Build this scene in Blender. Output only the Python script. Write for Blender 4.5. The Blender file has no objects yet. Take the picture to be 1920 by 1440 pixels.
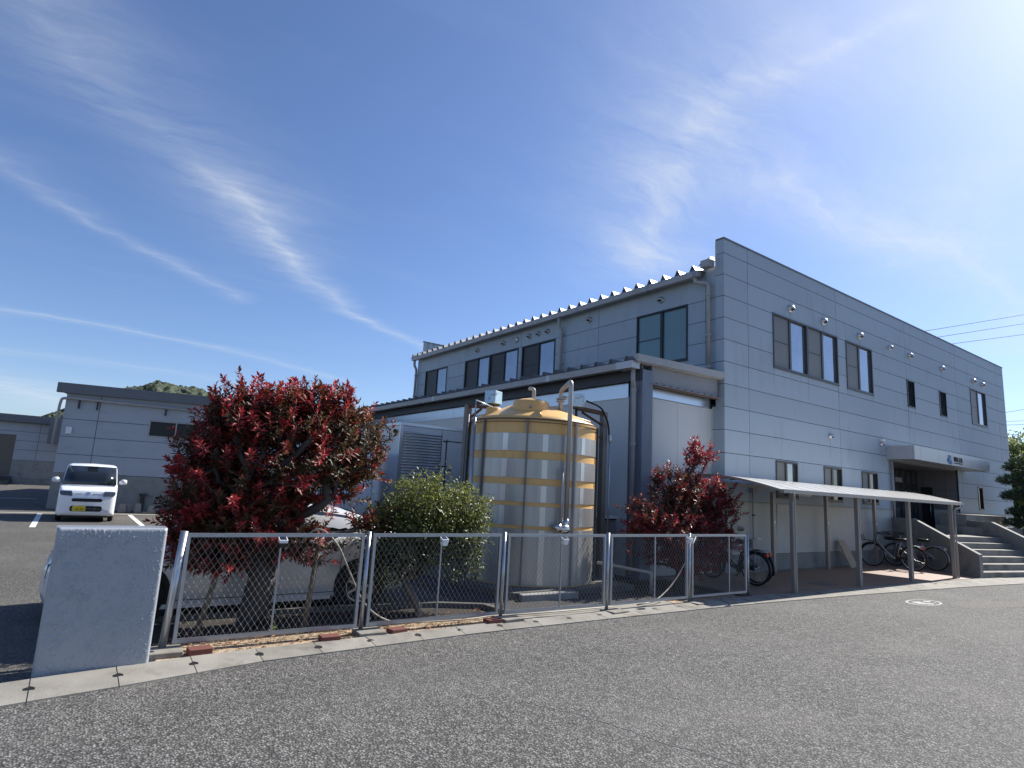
import bpy, math, random
import numpy as np
from mathutils import Vector, Matrix
R = math.radians
rnd = random.Random(7)
S = bpy.context.scene
COL = S.collection

# ------------------------------------------------------------------ camera
def view_matrix(yaw, pitch, roll):
    f = Vector((math.sin(yaw)*math.cos(pitch), math.cos(yaw)*math.cos(pitch), math.sin(pitch)))
    r0 = Vector((math.cos(yaw), -math.sin(yaw), 0)); u0 = r0.cross(f)
    r = r0*math.cos(roll)+u0*math.sin(roll); u = -r0*math.sin(roll)+u0*math.cos(roll)
    return Matrix(((r.x, u.x, -f.x, 0), (r.y, u.y, -f.y, 0), (r.z, u.z, -f.z, 0), (0, 0, 0, 1)))
cam = bpy.data.objects.new('camera', bpy.data.cameras.new('camera')); COL.objects.link(cam)
cam.matrix_world = Matrix.Translation((0, 0, 1.8)) @ view_matrix(R(35.6573), R(9.73644), R(3.14019))
cam.data.sensor_width = 36; cam.data.lens = 1129.24/1920*36
cam.data.clip_start = 0.05; cam.data.clip_end = 5000
S.camera = cam

# ------------------------------------------------------------------ light
SUN_AZ, SUN_EL = R(88.3), R(40)
sun_dir = Vector((math.sin(SUN_AZ)*math.cos(SUN_EL), math.cos(SUN_AZ)*math.cos(SUN_EL), math.sin(SUN_EL)))
sd = bpy.data.lights.new('sun', 'SUN'); sd.energy = 5.0; sd.angle = R(0.5); sd.color = (1, .955, .88)
sun = bpy.data.objects.new('sun', sd); COL.objects.link(sun)
sun.rotation_euler = (-sun_dir).to_track_quat('-Z', 'Y').to_euler(); sun.location = sun_dir*60
S.view_settings.view_transform = 'Standard'; S.view_settings.look = 'None'
S.view_settings.exposure = 0.72; S.view_settings.gamma = 1

class NT:
    """tiny node-tree helper"""
    def __init__(s, t): s.t = t; t.nodes.clear()
    def n(s, typ, _in=None, **kw):
        nd = s.t.nodes.new(typ)
        for k, v in kw.items(): setattr(nd, k, v)
        for k, v in (_in or {}).items():
            if isinstance(v, bpy.types.NodeSocket): s.t.links.new(v, nd.inputs[k])
            else: nd.inputs[k].default_value = v
        return nd
    def math(s, op, a, b=0.0, c=None, clamp=False):
        d = {0: a, 1: b}
        if c is not None: d[2] = c
        return s.n('ShaderNodeMath', d, operation=op, use_clamp=clamp).outputs[0]
    def vm(s, op, a, b=None, out=0, **kw):
        d = {0: a}
        if b is not None: d[1] = b
        d.update(kw)
        return s.n('ShaderNodeVectorMath', d, operation=op).outputs[out]
    def mix(s, f, a, b, mode='MIX'):
        nd = s.n('ShaderNodeMix', data_type='RGBA', blend_type=mode)
        for i, v in ((0, f), (6, a), (7, b)):
            if isinstance(v, bpy.types.NodeSocket): s.t.links.new(v, nd.inputs[i])
            else: nd.inputs[i].default_value = v
        return nd.outputs[2]
    def ramp(s, v, *st):
        nd = s.n('ShaderNodeValToRGB', {0: v}); e = nd.color_ramp.elements
        while len(e) > 1: e.remove(e[0])
        for i, (p, c) in enumerate(st):
            q = e[0] if i == 0 else e.new(p)
            q.position = p; q.color = c if len(c) == 4 else (*c, 1)
        return nd.outputs[0]

W = bpy.data.worlds.new('World'); S.world = W; W.use_nodes = True
N = NT(W.node_tree)
sky = N.n('ShaderNodeTexSky', sky_type='NISHITA', sun_disc=False, sun_elevation=SUN_EL, sun_rotation=SUN_AZ,
          altitude=50, air_density=1.0, dust_density=.35, ozone_density=3.2)
dirv = N.vm('NORMALIZE', N.n('ShaderNodeTexCoord').outputs['Generated'])
sep = N.n('ShaderNodeSeparateXYZ', {0: dirv})
zc = N.math('MAXIMUM', sep.outputs[2], 0.02)
pl = N.n('ShaderNodeCombineXYZ', {0: N.math('DIVIDE', sep.outputs[0], zc), 1: N.math('DIVIDE', sep.outputs[1], zc), 2: 0.0}).outputs[0]
warp = N.n('ShaderNodeTexNoise', {'Vector': pl, 'Scale': 1.3, 'Detail': 6.0, 'Roughness': .6})
plw = N.vm('ADD', pl, N.vm('MULTIPLY', N.vm('SUBTRACT', warp.outputs['Color'], (.5, .5, .5)), (.5, .5, 0)))
def wisps(angle, sx, sy, off):
    mp = N.n('ShaderNodeMapping', {'Vector': plw, 'Rotation': (0, 0, angle), 'Scale': (sx, sy, 1), 'Location': off})
    return N.n('ShaderNodeTexNoise', {'Vector': mp.outputs[0], 'Scale': 1.0, 'Detail': 7.0, 'Roughness': .62}).outputs[0]
# cirrus streaks: each is a polyline on the flat cloud layer, (x/z, y/z) of the direction it is seen in, with half-width and strength
STREAKS = [([(-.30, 1.45), (-.06, 1.82), (.12, 2.01), (.34, 2.27), (.63, 2.75)], .26, .22),
           ([(.34, 2.27), (.63, 2.75), (.97, 3.19), (1.49, 3.67), (2.1, 4.0)], .10, .34),
           ([(-.9, 2.4), (-.34, 2.63), (-.19, 2.75), (-.01, 2.97), (.29, 3.35), (.62, 3.7)], .10, .22),
           ([(-.8, 5.3), (.08, 5.19), (.82, 5.34), (1.62, 5.72), (2.3, 6.1)], .13, .22),
           ([(1.15, .72), (1.21, .87), (1.41, 1.16), (1.85, 1.66)], .30, .50),
           ([(1.2, .69), (1.22, .52), (1.26, .38)], .05, .22),
           ([(1.7, .95), (2.31, .93), (2.7, .71)], .2, .34),
           ([(2.05, .62), (2.6, .78), (3.4, .80), (4.6, 1.1)], .22, .34), ([(3.2, .5), (4.2, .6)], .14, .3),
           ([(-3.5, 10.0), (-.9, 10.6), (.2, 13.8)], 1.5, .45),
           ([(-1.2, 7.3), (.61, 7.1), (2.0, 7.6)], .35, .14)]
total = None
ws = wisps(R(-62), 1.6, 9, (0, 0, 0)); wl = wisps(R(-35), .9, 3.2, (5, 2, 0))
wf = wisps(R(-58), 5.0, 22, (3, 7, 0))
fib = N.math('ADD', N.math('ADD', N.math('MULTIPLY', ws, .8), N.math('MULTIPLY', wl, .8)), N.math('MULTIPLY', wf, .6))
fib = N.math('MULTIPLY', N.math('SUBTRACT', fib, .80), 1.7, clamp=True)
for pts, wd, st in STREAKS:
    dm = None
    for a, b in zip(pts, pts[1:]):
        ba = (b[0]-a[0], b[1]-a[1]); L2 = ba[0]**2+ba[1]**2
        pa = N.vm('SUBTRACT', plw, (a[0], a[1], 0))
        h = N.math('MULTIPLY', N.vm('DOT_PRODUCT', pa, (ba[0], ba[1], 0), out=1), 1/L2, clamp=True)
        cl = N.vm('SCALE', (ba[0], ba[1], 0), Scale=h)
        dd = N.vm('LENGTH', N.vm('SUBTRACT', pa, cl), out=1)
        dm = dd if dm is None else N.math('MINIMUM', dm, dd)
    m = N.math('SUBTRACT', 1.0, N.math('DIVIDE', dm, wd*2.1), clamp=True)
    m = N.math('MULTIPLY', N.math('POWER', m, 2.6), st)
    total = m if total is None else N.math('ADD', total, m)
veil = N.math('MULTIPLY', N.math('SUBTRACT', wl, .5), .35, clamp=True)
cov = N.math('ADD', N.math('MULTIPLY', total, N.math('ADD', .22, N.math('MULTIPLY', fib, 1.15))), N.math('MULTIPLY', veil, .35), clamp=True)
# forward scattering brightens thin cloud and haze near the sun
sdot = N.math('MAXIMUM', N.vm('DOT_PRODUCT', dirv, tuple(sun_dir), out=1), 0.0)
glow = N.math('ADD', N.math('MULTIPLY', N.math('POWER', sdot, 24.0), 1.6), N.math('MULTIPLY', N.math('POWER', sdot, 5.0), .6))
skyc = N.mix(1.0, sky.outputs[0], (.93, .985, 1.17, 1), 'MULTIPLY')
glc = N.vm('SCALE', (1.0, 1.06, 1.12), Scale=glow)
cloudc = N.vm('ADD', (6.2, 6.7, 7.3), N.vm('SCALE', glc, Scale=.6))
allc = N.mix(cov, N.vm('ADD', skyc, glc), cloudc)
bg = N.n('ShaderNodeBackground', {'Color': allc, 'Strength': 0.076})
N.n('ShaderNodeOutputWorld', {'Surface': bg.outputs[0]})

# ------------------------------------------------------------------ materials
MATS = {}
def mat(name, col, rough=.6, metal=0.0, var=.12, scale=3.0, bump=0.0, bscale=60.0, ior=1.5, spec=.5, coat=0.0,
        stain=None, stain_amt=.35, stain_scale=1.2, stretch=(1, 1, 1), island=0.0):
    """principled material with noisy base colour, optional stains and bump"""
    if name in MATS: return MATS[name]
    m = bpy.data.materials.new(name); m.use_nodes = True; MATS[name] = m
    T = NT(m.node_tree)
    co = T.n('ShaderNodeTexCoord').outputs['Object']
    mp = T.n('ShaderNodeMapping', {'Vector': co, 'Scale': stretch}).outputs[0]
    nz = T.n('ShaderNodeTexNoise', {'Vector': mp, 'Scale': scale, 'Detail': 5.0, 'Roughness': .6}).outputs[0]
    f = T.math('MULTIPLY', T.math('SUBTRACT', nz, .5), 2*var)
    isl = T.math('MULTIPLY', T.math('SUBTRACT', T.n('ShaderNodeNewGeometry').outputs['Random Per Island'], .5), island)
    c = T.vm('SCALE', tuple(col), Scale=T.math('ADD', T.math('ADD', 1.0, isl), T.math('MULTIPLY', f, 2.0)))
    if stain:
        n2 = T.n('ShaderNodeTexNoise', {'Vector': mp, 'Scale': stain_scale, 'Detail': 7.0, 'Roughness': .7}).outputs[0]
        k = T.math('MULTIPLY', T.math('SUBTRACT', n2, .52), 6.0, clamp=True)
        c = T.mix(T.math('MULTIPLY', k, stain_amt), c, (*stain, 1))
    d = {'Base Color': c, 'Roughness': rough, 'Metallic': metal, 'IOR': ior, 'Specular IOR Level': spec, 'Coat Weight': coat}
    if bump:
        n3 = T.n('ShaderNodeTexNoise', {'Vector': co, 'Scale': bscale, 'Detail': 4.0, 'Roughness': .6}).outputs[0]
        d['Normal'] = T.n('ShaderNodeBump', {'Strength': bump, 'Distance': .01, 'Height': n3}).outputs[0]
    p = T.n('ShaderNodeBsdfPrincipled', d)
    T.n('ShaderNodeOutputMaterial', {'Surface': p.outputs[0]})
    return m

def asphalt(name, base, lightc, scale, worn=(.2, .19, .175)):
    m = bpy.data.materials.new(name); m.use_nodes = True; T = NT(m.node_tree)
    co = T.n('ShaderNodeTexCoord').outputs['Object']
    v = T.n('ShaderNodeTexVoronoi', {'Vector': co, 'Scale': scale, 'Randomness': 1.0}, feature='F1')
    v2 = T.n('ShaderNodeTexVoronoi', {'Vector': co, 'Scale': scale*.42, 'Randomness': 1.0}, feature='F1')
    big = T.n('ShaderNodeTexNoise', {'Vector': co, 'Scale': .45, 'Detail': 6.0, 'Roughness': .6}).outputs[0]
    mid = T.n('ShaderNodeTexNoise', {'Vector': co, 'Scale': 6.0, 'Detail': 4.0}).outputs[0]
    r1 = T.n('ShaderNodeSeparateXYZ', {0: v.outputs['Color']}).outputs[0]
    r2 = T.n('ShaderNodeSeparateXYZ', {0: v2.outputs['Color']}).outputs[1]
    g = T.math('ADD', T.math('MULTIPLY', r1, .62), T.math('MULTIPLY', r2, .38))
    gap = T.math('MULTIPLY', T.math('SUBTRACT', v.outputs['Distance'], .30), 3.6, clamp=True)
    c = T.mix(T.math('POWER', g, 1.5), (*base, 1), (*lightc, 1))
    c = T.mix(T.math('MULTIPLY', gap, .75), c, (base[0]*.3, base[1]*.3, base[2]*.3, 1))
    w = T.math('MULTIPLY', T.math('SUBTRACT', T.math('ADD', T.math('MULTIPLY', big, .75), T.math('MULTIPLY', mid, .25)), .46), 5.0, clamp=True)
    c = T.mix(T.math('MULTIPLY', w, .34), c, (*worn, 1))
    trk = T.n('ShaderNodeTexNoise', {'Vector': T.n('ShaderNodeMapping', {'Vector': co, 'Scale': (.12, .9, 1), 'Rotation': (0, 0, R(8))}).outputs[0], 'Scale': 1.4, 'Detail': 4.0, 'Roughness': .55}).outputs[0]
    oil = T.n('ShaderNodeTexNoise', {'Vector': co, 'Scale': 1.7, 'Detail': 5.0, 'Roughness': .7}).outputs[0]
    dk = T.math('ADD', T.math('MULTIPLY', T.math('SUBTRACT', trk, .5), 4.0, clamp=True), T.math('MULTIPLY', T.math('SUBTRACT', oil, .60), 4.0, clamp=True), clamp=True)
    c = T.mix(T.math('MULTIPLY', dk, .30), c, (base[0]*.8, base[1]*.8, base[2]*.8, 1))
    hgt = T.math('SUBTRACT', T.math('MULTIPLY', r1, .5), v.outputs['Distance'])
    b = T.n('ShaderNodeBump', {'Strength': .75, 'Distance': .012, 'Height': hgt}).outputs[0]
    p = T.n('ShaderNodeBsdfPrincipled', {'Base Color': c, 'Roughness': .85, 'Specular IOR Level': .35, 'Normal': b})
    T.n('ShaderNodeOutputMaterial', {'Surface': p.outputs[0]})
    return m

def leafmat(name, young, old, trans=.35, rough=.4):
    """leaf colour from the vertex attribute 'tint' (0 old growth, 1 new growth)"""
    m = bpy.data.materials.new(name); m.use_nodes = True; T = NT(m.node_tree)
    at = T.n('ShaderNodeAttribute', attribute_name='tint').outputs['Fac']
    rp = T.n('ShaderNodeNewGeometry').outputs['Random Per Island']
    a = T.math('ADD', at, T.math('MULTIPLY', T.math('SUBTRACT', rp, .5), .35), clamp=True)
    c = T.mix(a, (*old, 1), (*young, 1))
    c = T.vm('SCALE', c, Scale=T.math('ADD', .6, T.math('MULTIPLY', rp, .9)))
    p = T.n('ShaderNodeBsdfPrincipled', {'Base Color': c, 'Roughness': rough, 'Specular IOR Level': .4})
    t = T.n('ShaderNodeBsdfTranslucent', {'Color': T.vm('SCALE', c, Scale=1.7)})
    x = T.n('ShaderNodeMixShader', {0: trans, 1: p.outputs[0], 2: t.outputs[0]})
    T.n('ShaderNodeOutputMaterial', {'Surface': x.outputs[0]})
    return m

M_panel = mat('grey_blue_panel', (.345, .41, .465), .55, var=.05, scale=.8, bump=.12, bscale=45, stain=(.22, .235, .255), stain_amt=.45, stain_scale=.8, stretch=(1.6, 1.6, .6), island=.09)
M_joint = mat('panel_joint', (.07, .078, .09), .8)
M_lower = mat('pale_base_panel', (.52, .52, .49), .6, var=.04, stain=(.3, .3, .28), stain_amt=.3)
M_conc = mat('concrete', (.27, .265, .25), .85, var=.12, bump=.3, bscale=50, stain=(.12, .115, .10), stain_amt=.6, stain_scale=2.0)
M_concl = mat('curb_concrete', (.25, .235, .205), .85, island=.22, var=.2, scale=2.6, bump=.45, bscale=80, stain=(.13, .115, .09), stain_amt=.9, stain_scale=1.6)
M_frame = mat('bronze_window_frame', (.055, .05, .048), .4, metal=.3, var=.03)
M_dframe = mat('dark_window_frame', (.02, .022, .028), .35, metal=.3, var=.03)
M_screen = mat('insect_screen', (.17, .17, .16), .5, var=.05, scale=2)
M_dscreen = mat('dark_insect_screen', (.035, .036, .038), .5, var=.05)
M_glass = mat('window_glass', (.34, .37, .42), .05, metal=.75, var=.12, scale=1.5)
M_glassd = mat('dark_window_glass', (.12, .14, .15), .06, metal=.6, var=.05)
M_gglass = mat('green_curtain_glass', (.12, .21, .22), .12, var=.08, scale=1.2, spec=.9)
M_fasc = mat('weathered_fascia', (.36, .35, .34), .5, metal=.1, var=.08, stain=(.22, .19, .16), stain_amt=.4, stretch=(1, 1, 3))
M_roof = mat('folded_steel_roof', (.27, .27, .28), .4, metal=.6, var=.12, stain=(.2, .17, .14), stain_amt=.3)
M_dark = mat('dark_steel', (.035, .038, .045), .5, var=.15)
M_col = mat('blue_grey_steel_column', (.15, .185, .24), .5, var=.12, stain=(.1, .07, .05), stain_amt=.4, stretch=(3, 3, .7))
M_beam = mat('grey_steel_beam', (.27, .27, .275), .55, var=.06, stain=(.17, .13, .1), stain_amt=.45, stain_scale=3, stretch=(1, 1, 2))
M_rust = mat('rust', (.12, .06, .035), .85, var=.3, scale=20)
M_silver = mat('silver_flashing', (.55, .58, .63), .28, metal=.9, var=.04)
M_annex = mat('white_sandwich_panel', (.56, .57, .56), .45, var=.025, scale=.6)
M_pipe = mat('grey_pvc_pipe', (.35, .34, .33), .45, var=.06, stain=(.22, .18, .14), stain_amt=.35)
M_vent = mat('aluminium_vent_hood', (.55, .55, .56), .35, metal=.7, var=.05)
M_black = mat('black_void', (.006, .006, .007), .6, var=.1)
M_tile = mat('dark_entrance_tile', (.17, .16, .17), .45, var=.06)
M_canopy = mat('canopy_metal', (.46, .46, .47), .4, metal=.35, var=.05, scale=1.3)
M_dconc = mat('dark_concrete', (.11, .105, .095), .85, var=.15, bump=.3, stain=(.05, .05, .045), stain_amt=.6, stain_scale=2.5)  # darker concrete; on the tank plinth its tone stands for shade
M_galv = mat('galvanised_steel', (.40, .425, .46), .35, metal=.75, var=.10, scale=12)
M_mesh = mat('mesh_wire', (.30, .295, .28), .5, metal=.3, var=.1)
M_bronze = mat('bronze_aluminium', (.33, .30, .275), .4, metal=.35, var=.05)
M_poly = mat('pale_roof_sheet', (.80, .79, .76), .15, var=.03)
M_white = mat('white_stucco', (.33, .355, .39), .25, var=.03, bump=.3, bscale=90, coat=.4)
M_whiteface = M_white
M_yellow = mat('yellow_tank_plastic', (.74, .44, .155), .45, var=.06, scale=2, stain=(.50, .31, .13), stain_amt=.45, stretch=(3, 3, .5))
M_stain = mat('stainless_sheet', (.44, .43, .41), .4, metal=.65, var=.10, scale=1.6, bump=.15, bscale=4, stain=(.33, .28, .23), stain_amt=.4, stretch=(4, 4, .35))
M_chrome = mat('polished_pipe', (.62, .60, .57), .2, metal=.95, var=.08)
M_mpipe = mat('matte_steel_pipe', (.42, .40, .38), .42, metal=.5, var=.12)
M_paint = mat('white_car_paint', (.78, .80, .83), .22, var=.01, coat=.8)
M_cglass = mat('car_glass', (.012, .015, .018), .05, var=.02, spec=.8)
M_rubber = mat('rubber', (.015, .015, .016), .8, var=.1)
M_alloy = mat('wheel_alloy', (.42, .42, .43), .3, metal=.8, var=.05)
M_lamp = mat('headlight_lens', (.10, .11, .13), .08, metal=.2, var=.3, scale=14)
M_plate = mat('yellow_plate', (.72, .55, .02), .4, var=.02)
M_ink = mat('black_ink', (.012, .012, .013), .6, var=.02)
M_tbox = mat('truck_box_aluminium', (.50, .52, .55), .35, metal=.55, var=.06, stretch=(1, 1, .4))
M_bark = mat('bark', (.065, .056, .05), .9, var=.3, scale=20, bump=.6, bscale=60)
M_twig = mat('pale_twig', (.15, .125, .10), .85, var=.2, scale=20)
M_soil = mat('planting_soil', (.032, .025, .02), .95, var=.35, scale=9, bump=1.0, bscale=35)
M_straw = mat('dry_straw_dirt', (.40, .31, .21), .95, var=.38, scale=26, bump=.9, bscale=60, stain=(.2, .1, .06), stain_amt=.6, stain_scale=9)
M_brick = mat('red_brick', (.15, .05, .038), .85, var=.15, bump=.3)
M_floor = mat('brown_tile_floor', (.27, .185, .14), .6, var=.10, scale=1.5, stain=(.16, .115, .09), stain_amt=.45, stretch=(.4, 2.5, 1))
M_line = mat('road_paint', (.72, .72, .70), .7, var=.08, scale=10, stain=(.3, .3, .3), stain_amt=.35, stain_scale=12)
M_black_p = mat('black_plastic', (.02, .02, .022), .4, var=.05)
M_blue = mat('logo_blue', (.03, .12, .32), .5, var=.05)
M_blue2 = mat('logo_pale_blue', (.10, .26, .45), .5, var=.05)
M_stake = mat('wood_stake', (.13, .11, .08), .9, var=.25, scale=8, bump=.4)
M_hose = mat('pale_hose', (.30, .28, .24), .5, var=.1)
M_cable = mat('black_cable', (.03, .03, .03), .9, spec=.1)
M_hatch = mat('steel_drain_cover', (.16, .15, .15), .6, metal=.2, var=.2, scale=15)
M_board = mat('cardboard', (.38, .33, .26), .9, var=.1)
M_shut = mat('brown_shutter', (.16, .14, .12), .6, var=.06)
M_bldg = mat('slate_panel', (.37, .40, .44), .55, var=.04, scale=1, stain=(.2, .22, .25), stain_amt=.3, stretch=(1, 1, 3))
M_capd = mat('dark_grey_cap', (.13, .14, .155), .5, var=.05)
M_sticker = mat('white_plastic', (.75, .75, .74), .4, var=.02)
M_solar = mat('solar_cell', (.02, .025, .05), .15, var=.05)
M_red = mat('red_reflector', (.5, .05, .03), .3)
M_boxp = mat('sun_faded_blue_print', (.42, .66, .85), .4, var=.2, scale=9, stain=(.26, .11, .04), stain_amt=1.0, stain_scale=8)
M_road = asphalt('road_asphalt', (.075, .073, .069), (.37, .36, .34), 58)
M_lot = asphalt('lot_asphalt', (.085, .08, .072), (.30, .285, .255), 75)
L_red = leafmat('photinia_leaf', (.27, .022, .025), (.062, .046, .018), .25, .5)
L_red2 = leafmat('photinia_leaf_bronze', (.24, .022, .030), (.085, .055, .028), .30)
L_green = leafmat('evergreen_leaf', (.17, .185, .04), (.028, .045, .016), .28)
L_pine = leafmat('pine_needle', (.035, .06, .02), (.012, .026, .013), .1, .6)
L_far = leafmat('pale_tree_leaf', (.20, .23, .08), (.08, .10, .035), .3)

# ------------------------------------------------------------------ object helpers
ORG = {}
def tag(o, label=None, cat=None, group=None, kind=None):
    for k, v in (('label', label), ('category', cat), ('group', group), ('kind', kind)):
        if v: o[k] = v
    return o
def thing(name, label, cat, loc=(0, 0, 0), rotz=0.0, group=None, local=False):
    o = bpy.data.objects.new(name, None); COL.objects.link(o); o.empty_display_size = .2
    o.location = loc; o.rotation_euler = (0, 0, rotz)
    ORG[o.name] = Vector((0, 0, 0)) if local else Vector(loc)
    return tag(o, label, cat, group)
def children(o): return [c for c in bpy.data.objects if c.parent == o]
def copy_tree(o, parent=None):
    c = o.copy(); COL.objects.link(c); c.parent = parent; ORG[c.name] = ORG.get(o.name, Vector())
    for ch in children(o): copy_tree(ch, c)
    return c

class MB:
    def __init__(s): s.v = []; s.f = []; s.m = []; s.sm = []; s.mi = 0; s.smooth = False
    def add(s, vs, fs):
        b = len(s.v); s.v += [tuple(v) for v in vs]
        for f in fs: s.f.append([b+i for i in f]); s.m.append(s.mi); s.sm.append(s.smooth)
        return s
    def box(s, x0, y0, z0, x1, y1, z1):
        return s.add([(x0, y0, z0), (x1, y0, z0), (x1, y1, z0), (x0, y1, z0), (x0, y0, z1), (x1, y0, z1), (x1, y1, z1), (x0, y1, z1)],
                     [(0, 3, 2, 1), (4, 5, 6, 7), (0, 1, 5, 4), (1, 2, 6, 5), (2, 3, 7, 6), (3, 0, 4, 7)])
    def hexa(s, p):  # eight points, bottom ring then top ring
        return s.add(p, [(0, 3, 2, 1), (4, 5, 6, 7), (0, 1, 5, 4), (1, 2, 6, 5), (2, 3, 7, 6), (3, 0, 4, 7)])
    def beam(s, a, b, w, h, up=(0, 0, 1)):
        a = Vector(a); b = Vector(b); d = (b-a).normalized(); u = Vector(up)
        r = d.cross(u)
        if r.length < 1e-4: r = d.cross(Vector((1, 0, 0)))
        r.normalize(); u = r.cross(d); r *= w/2; u *= h/2
        return s.hexa([a-r-u, a+r-u, b+r-u, b-r-u, a-r+u, a+r+u, b+r+u, b-r+u])
    def tube(s, pts, r, n=8, caps=True):
        pts = [Vector(p) for p in pts]; rs = r if isinstance(r, (list, tuple)) else [r]*len(pts)
        sm = s.smooth; s.smooth = True
        b = len(s.v); u = None
        for i, p in enumerate(pts):
            t = (pts[min(i+1, len(pts)-1)]-pts[max(i-1, 0)])
            if t.length < 1e-9: t = Vector((0, 0, 1))
            t.normalize()
            if u is None:
                u = t.cross(Vector((0, 0, 1)) if abs(t.z) < .9 else Vector((1, 0, 0))).normalized()
            else:
                u = (u-t*u.dot(t)); u = u.normalized() if u.length > 1e-6 else t.orthogonal().normalized()
            w = t.cross(u)
            for k in range(n):
                a = 2*math.pi*k/n; s.v.append(tuple(p+(u*math.cos(a)+w*math.sin(a))*rs[i]))
        for i in range(len(pts)-1):
            for k in range(n):
                k2 = (k+1) % n; s.f.append([b+i*n+k, b+i*n+k2, b+(i+1)*n+k2, b+(i+1)*n+k]); s.m.append(s.mi); s.sm.append(True)
        s.smooth = sm
        if caps:
            s.f.append([b+k for k in range(n)][::-1]); s.m.append(s.mi); s.sm.append(False)
            e = b+(len(pts)-1)*n; s.f.append([e+k for k in range(n)]); s.m.append(s.mi); s.sm.append(False)
        return s
    def lathe(s, prof, c, n=48, axis='z', caps=True, a0=0.0, a1=2*math.pi):
        full = abs(a1-a0-2*math.pi) < 1e-6; b = len(s.v); nn = n if full else n+1
        for r, z in prof:
            for k in range(nn):
                a = a0+(a1-a0)*k/n; p = (r*math.cos(a), r*math.sin(a), z)
                if axis == 'x': p = (p[2], p[0], p[1])
                if axis == 'y': p = (p[0], p[2], p[1])
                s.v.append((c[0]+p[0], c[1]+p[1], c[2]+p[2]))
        for i in range(len(prof)-1):
            for k in range(n):
                k2 = (k+1) % nn; s.f.append([b+i*nn+k, b+i*nn+k2, b+(i+1)*nn+k2, b+(i+1)*nn+k]); s.m.append(s.mi); s.sm.append(s.smooth)
        if caps and full:
            for e, i in ((0, 0), (1, len(prof)-1)):
                if prof[i][0] > 1e-5:
                    s.f.append([b+i*nn+k for k in range(nn)]); s.m.append(s.mi); s.sm.append(False)
        return s
    def prism(s, poly, fn, d0, d1):
        """poly: 2-D points; fn(a, b, d) gives the 3-D point"""
        n = len(poly)
        vs = [fn(a, b, d0) for a, b in poly]+[fn(a, b, d1) for a, b in poly]
        return s.add(vs, [tuple(range(n))[::-1], tuple(range(n, 2*n))]+[(k, (k+1) % n, n+(k+1) % n, n+k) for k in range(n)])
    def loft(s, rings, caps=True):
        n = len(rings[0]); b = len(s.v)
        for r in rings: s.v += [tuple(p) for p in r]
        for i in range(len(rings)-1):
            for k in range(n):
                k2 = (k+1) % n; s.f.append([b+i*n+k, b+i*n+k2, b+(i+1)*n+k2, b+(i+1)*n+k]); s.m.append(s.mi); s.sm.append(s.smooth)
        if caps:
            s.f.append([b+k for k in range(n)][::-1]); s.m.append(s.mi); s.sm.append(s.smooth)
            e = b+(len(rings)-1)*n; s.f.append([e+k for k in range(n)]); s.m.append(s.mi); s.sm.append(s.smooth)
        return s
    def build(s, name, mats, parent=None, bevel=0.0):
        if not isinstance(mats, (list, tuple)): mats = [mats]
        org = ORG[parent.name] if parent is not None else Vector((0, 0, 0))
        me = bpy.data.meshes.new(name)
        V = [(v[0]-org.x, v[1]-org.y, v[2]-org.z) for v in s.v]
        me.from_pydata(V, [], s.f)
        for m in mats: me.materials.append(m)
        me.polygons.foreach_set('material_index', s.m); me.polygons.foreach_set('use_smooth', s.sm)
        me.update()
        if not len(s.v): print('EMPTY', name)
        o = bpy.data.objects.new(name, me); COL.objects.link(o)
        if parent is not None: o.parent = parent
        ORG[o.name] = org
        if bevel:
            b = o.modifiers.new('bevel', 'BEVEL'); b.width = bevel; b.segments = 2; b.limit_method = 'ANGLE'; b.angle_limit = R(40)
        return o

def solo(mb, name, mats, label, cat, group=None, bevel=0.0):
    return tag(mb.build(name, mats, None, bevel), label, cat, group)
def fillet(pts, r, k=5):
    """round the corners of a polyline"""
    pts = [Vector(p) for p in pts]; out = [pts[0]]
    for i in range(1, len(pts)-1):
        a, b, c = pts[i-1], pts[i], pts[i+1]
        u = (a-b); v = (c-b); rr = min(r, u.length*.49, v.length*.49)
        p0 = b+u.normalized()*rr; p1 = b+v.normalized()*rr
        for j in range(k+1):
            t = j/k; out.append(p0*(1-t)**2+b*2*t*(1-t)+p1*t*t)
    out.append(pts[-1]); return out
def text_mesh(txt, size, depth, name, m, parent, mw, align='CENTER'):
    """lettering as a mesh; mw is its placement matrix"""
    cu = bpy.data.curves.new(name, 'FONT'); cu.body = txt; cu.size = size; cu.extrude = depth
    cu.align_x = align; cu.align_y = 'CENTER'
    t = bpy.data.objects.new(name, cu); COL.objects.link(t)
    dg = bpy.context.evaluated_depsgraph_get()
    me = bpy.data.meshes.new_from_object(t.evaluated_get(dg)); bpy.data.objects.remove(t)
    me.transform(mw); me.transform(Matrix.Translation(-ORG[parent.name])); me.materials.clear(); me.materials.append(m)
    o = bpy.data.objects.new(name, me); COL.objects.link(o); o.parent = parent; ORG[o.name] = ORG[parent.name]
    return o

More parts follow.
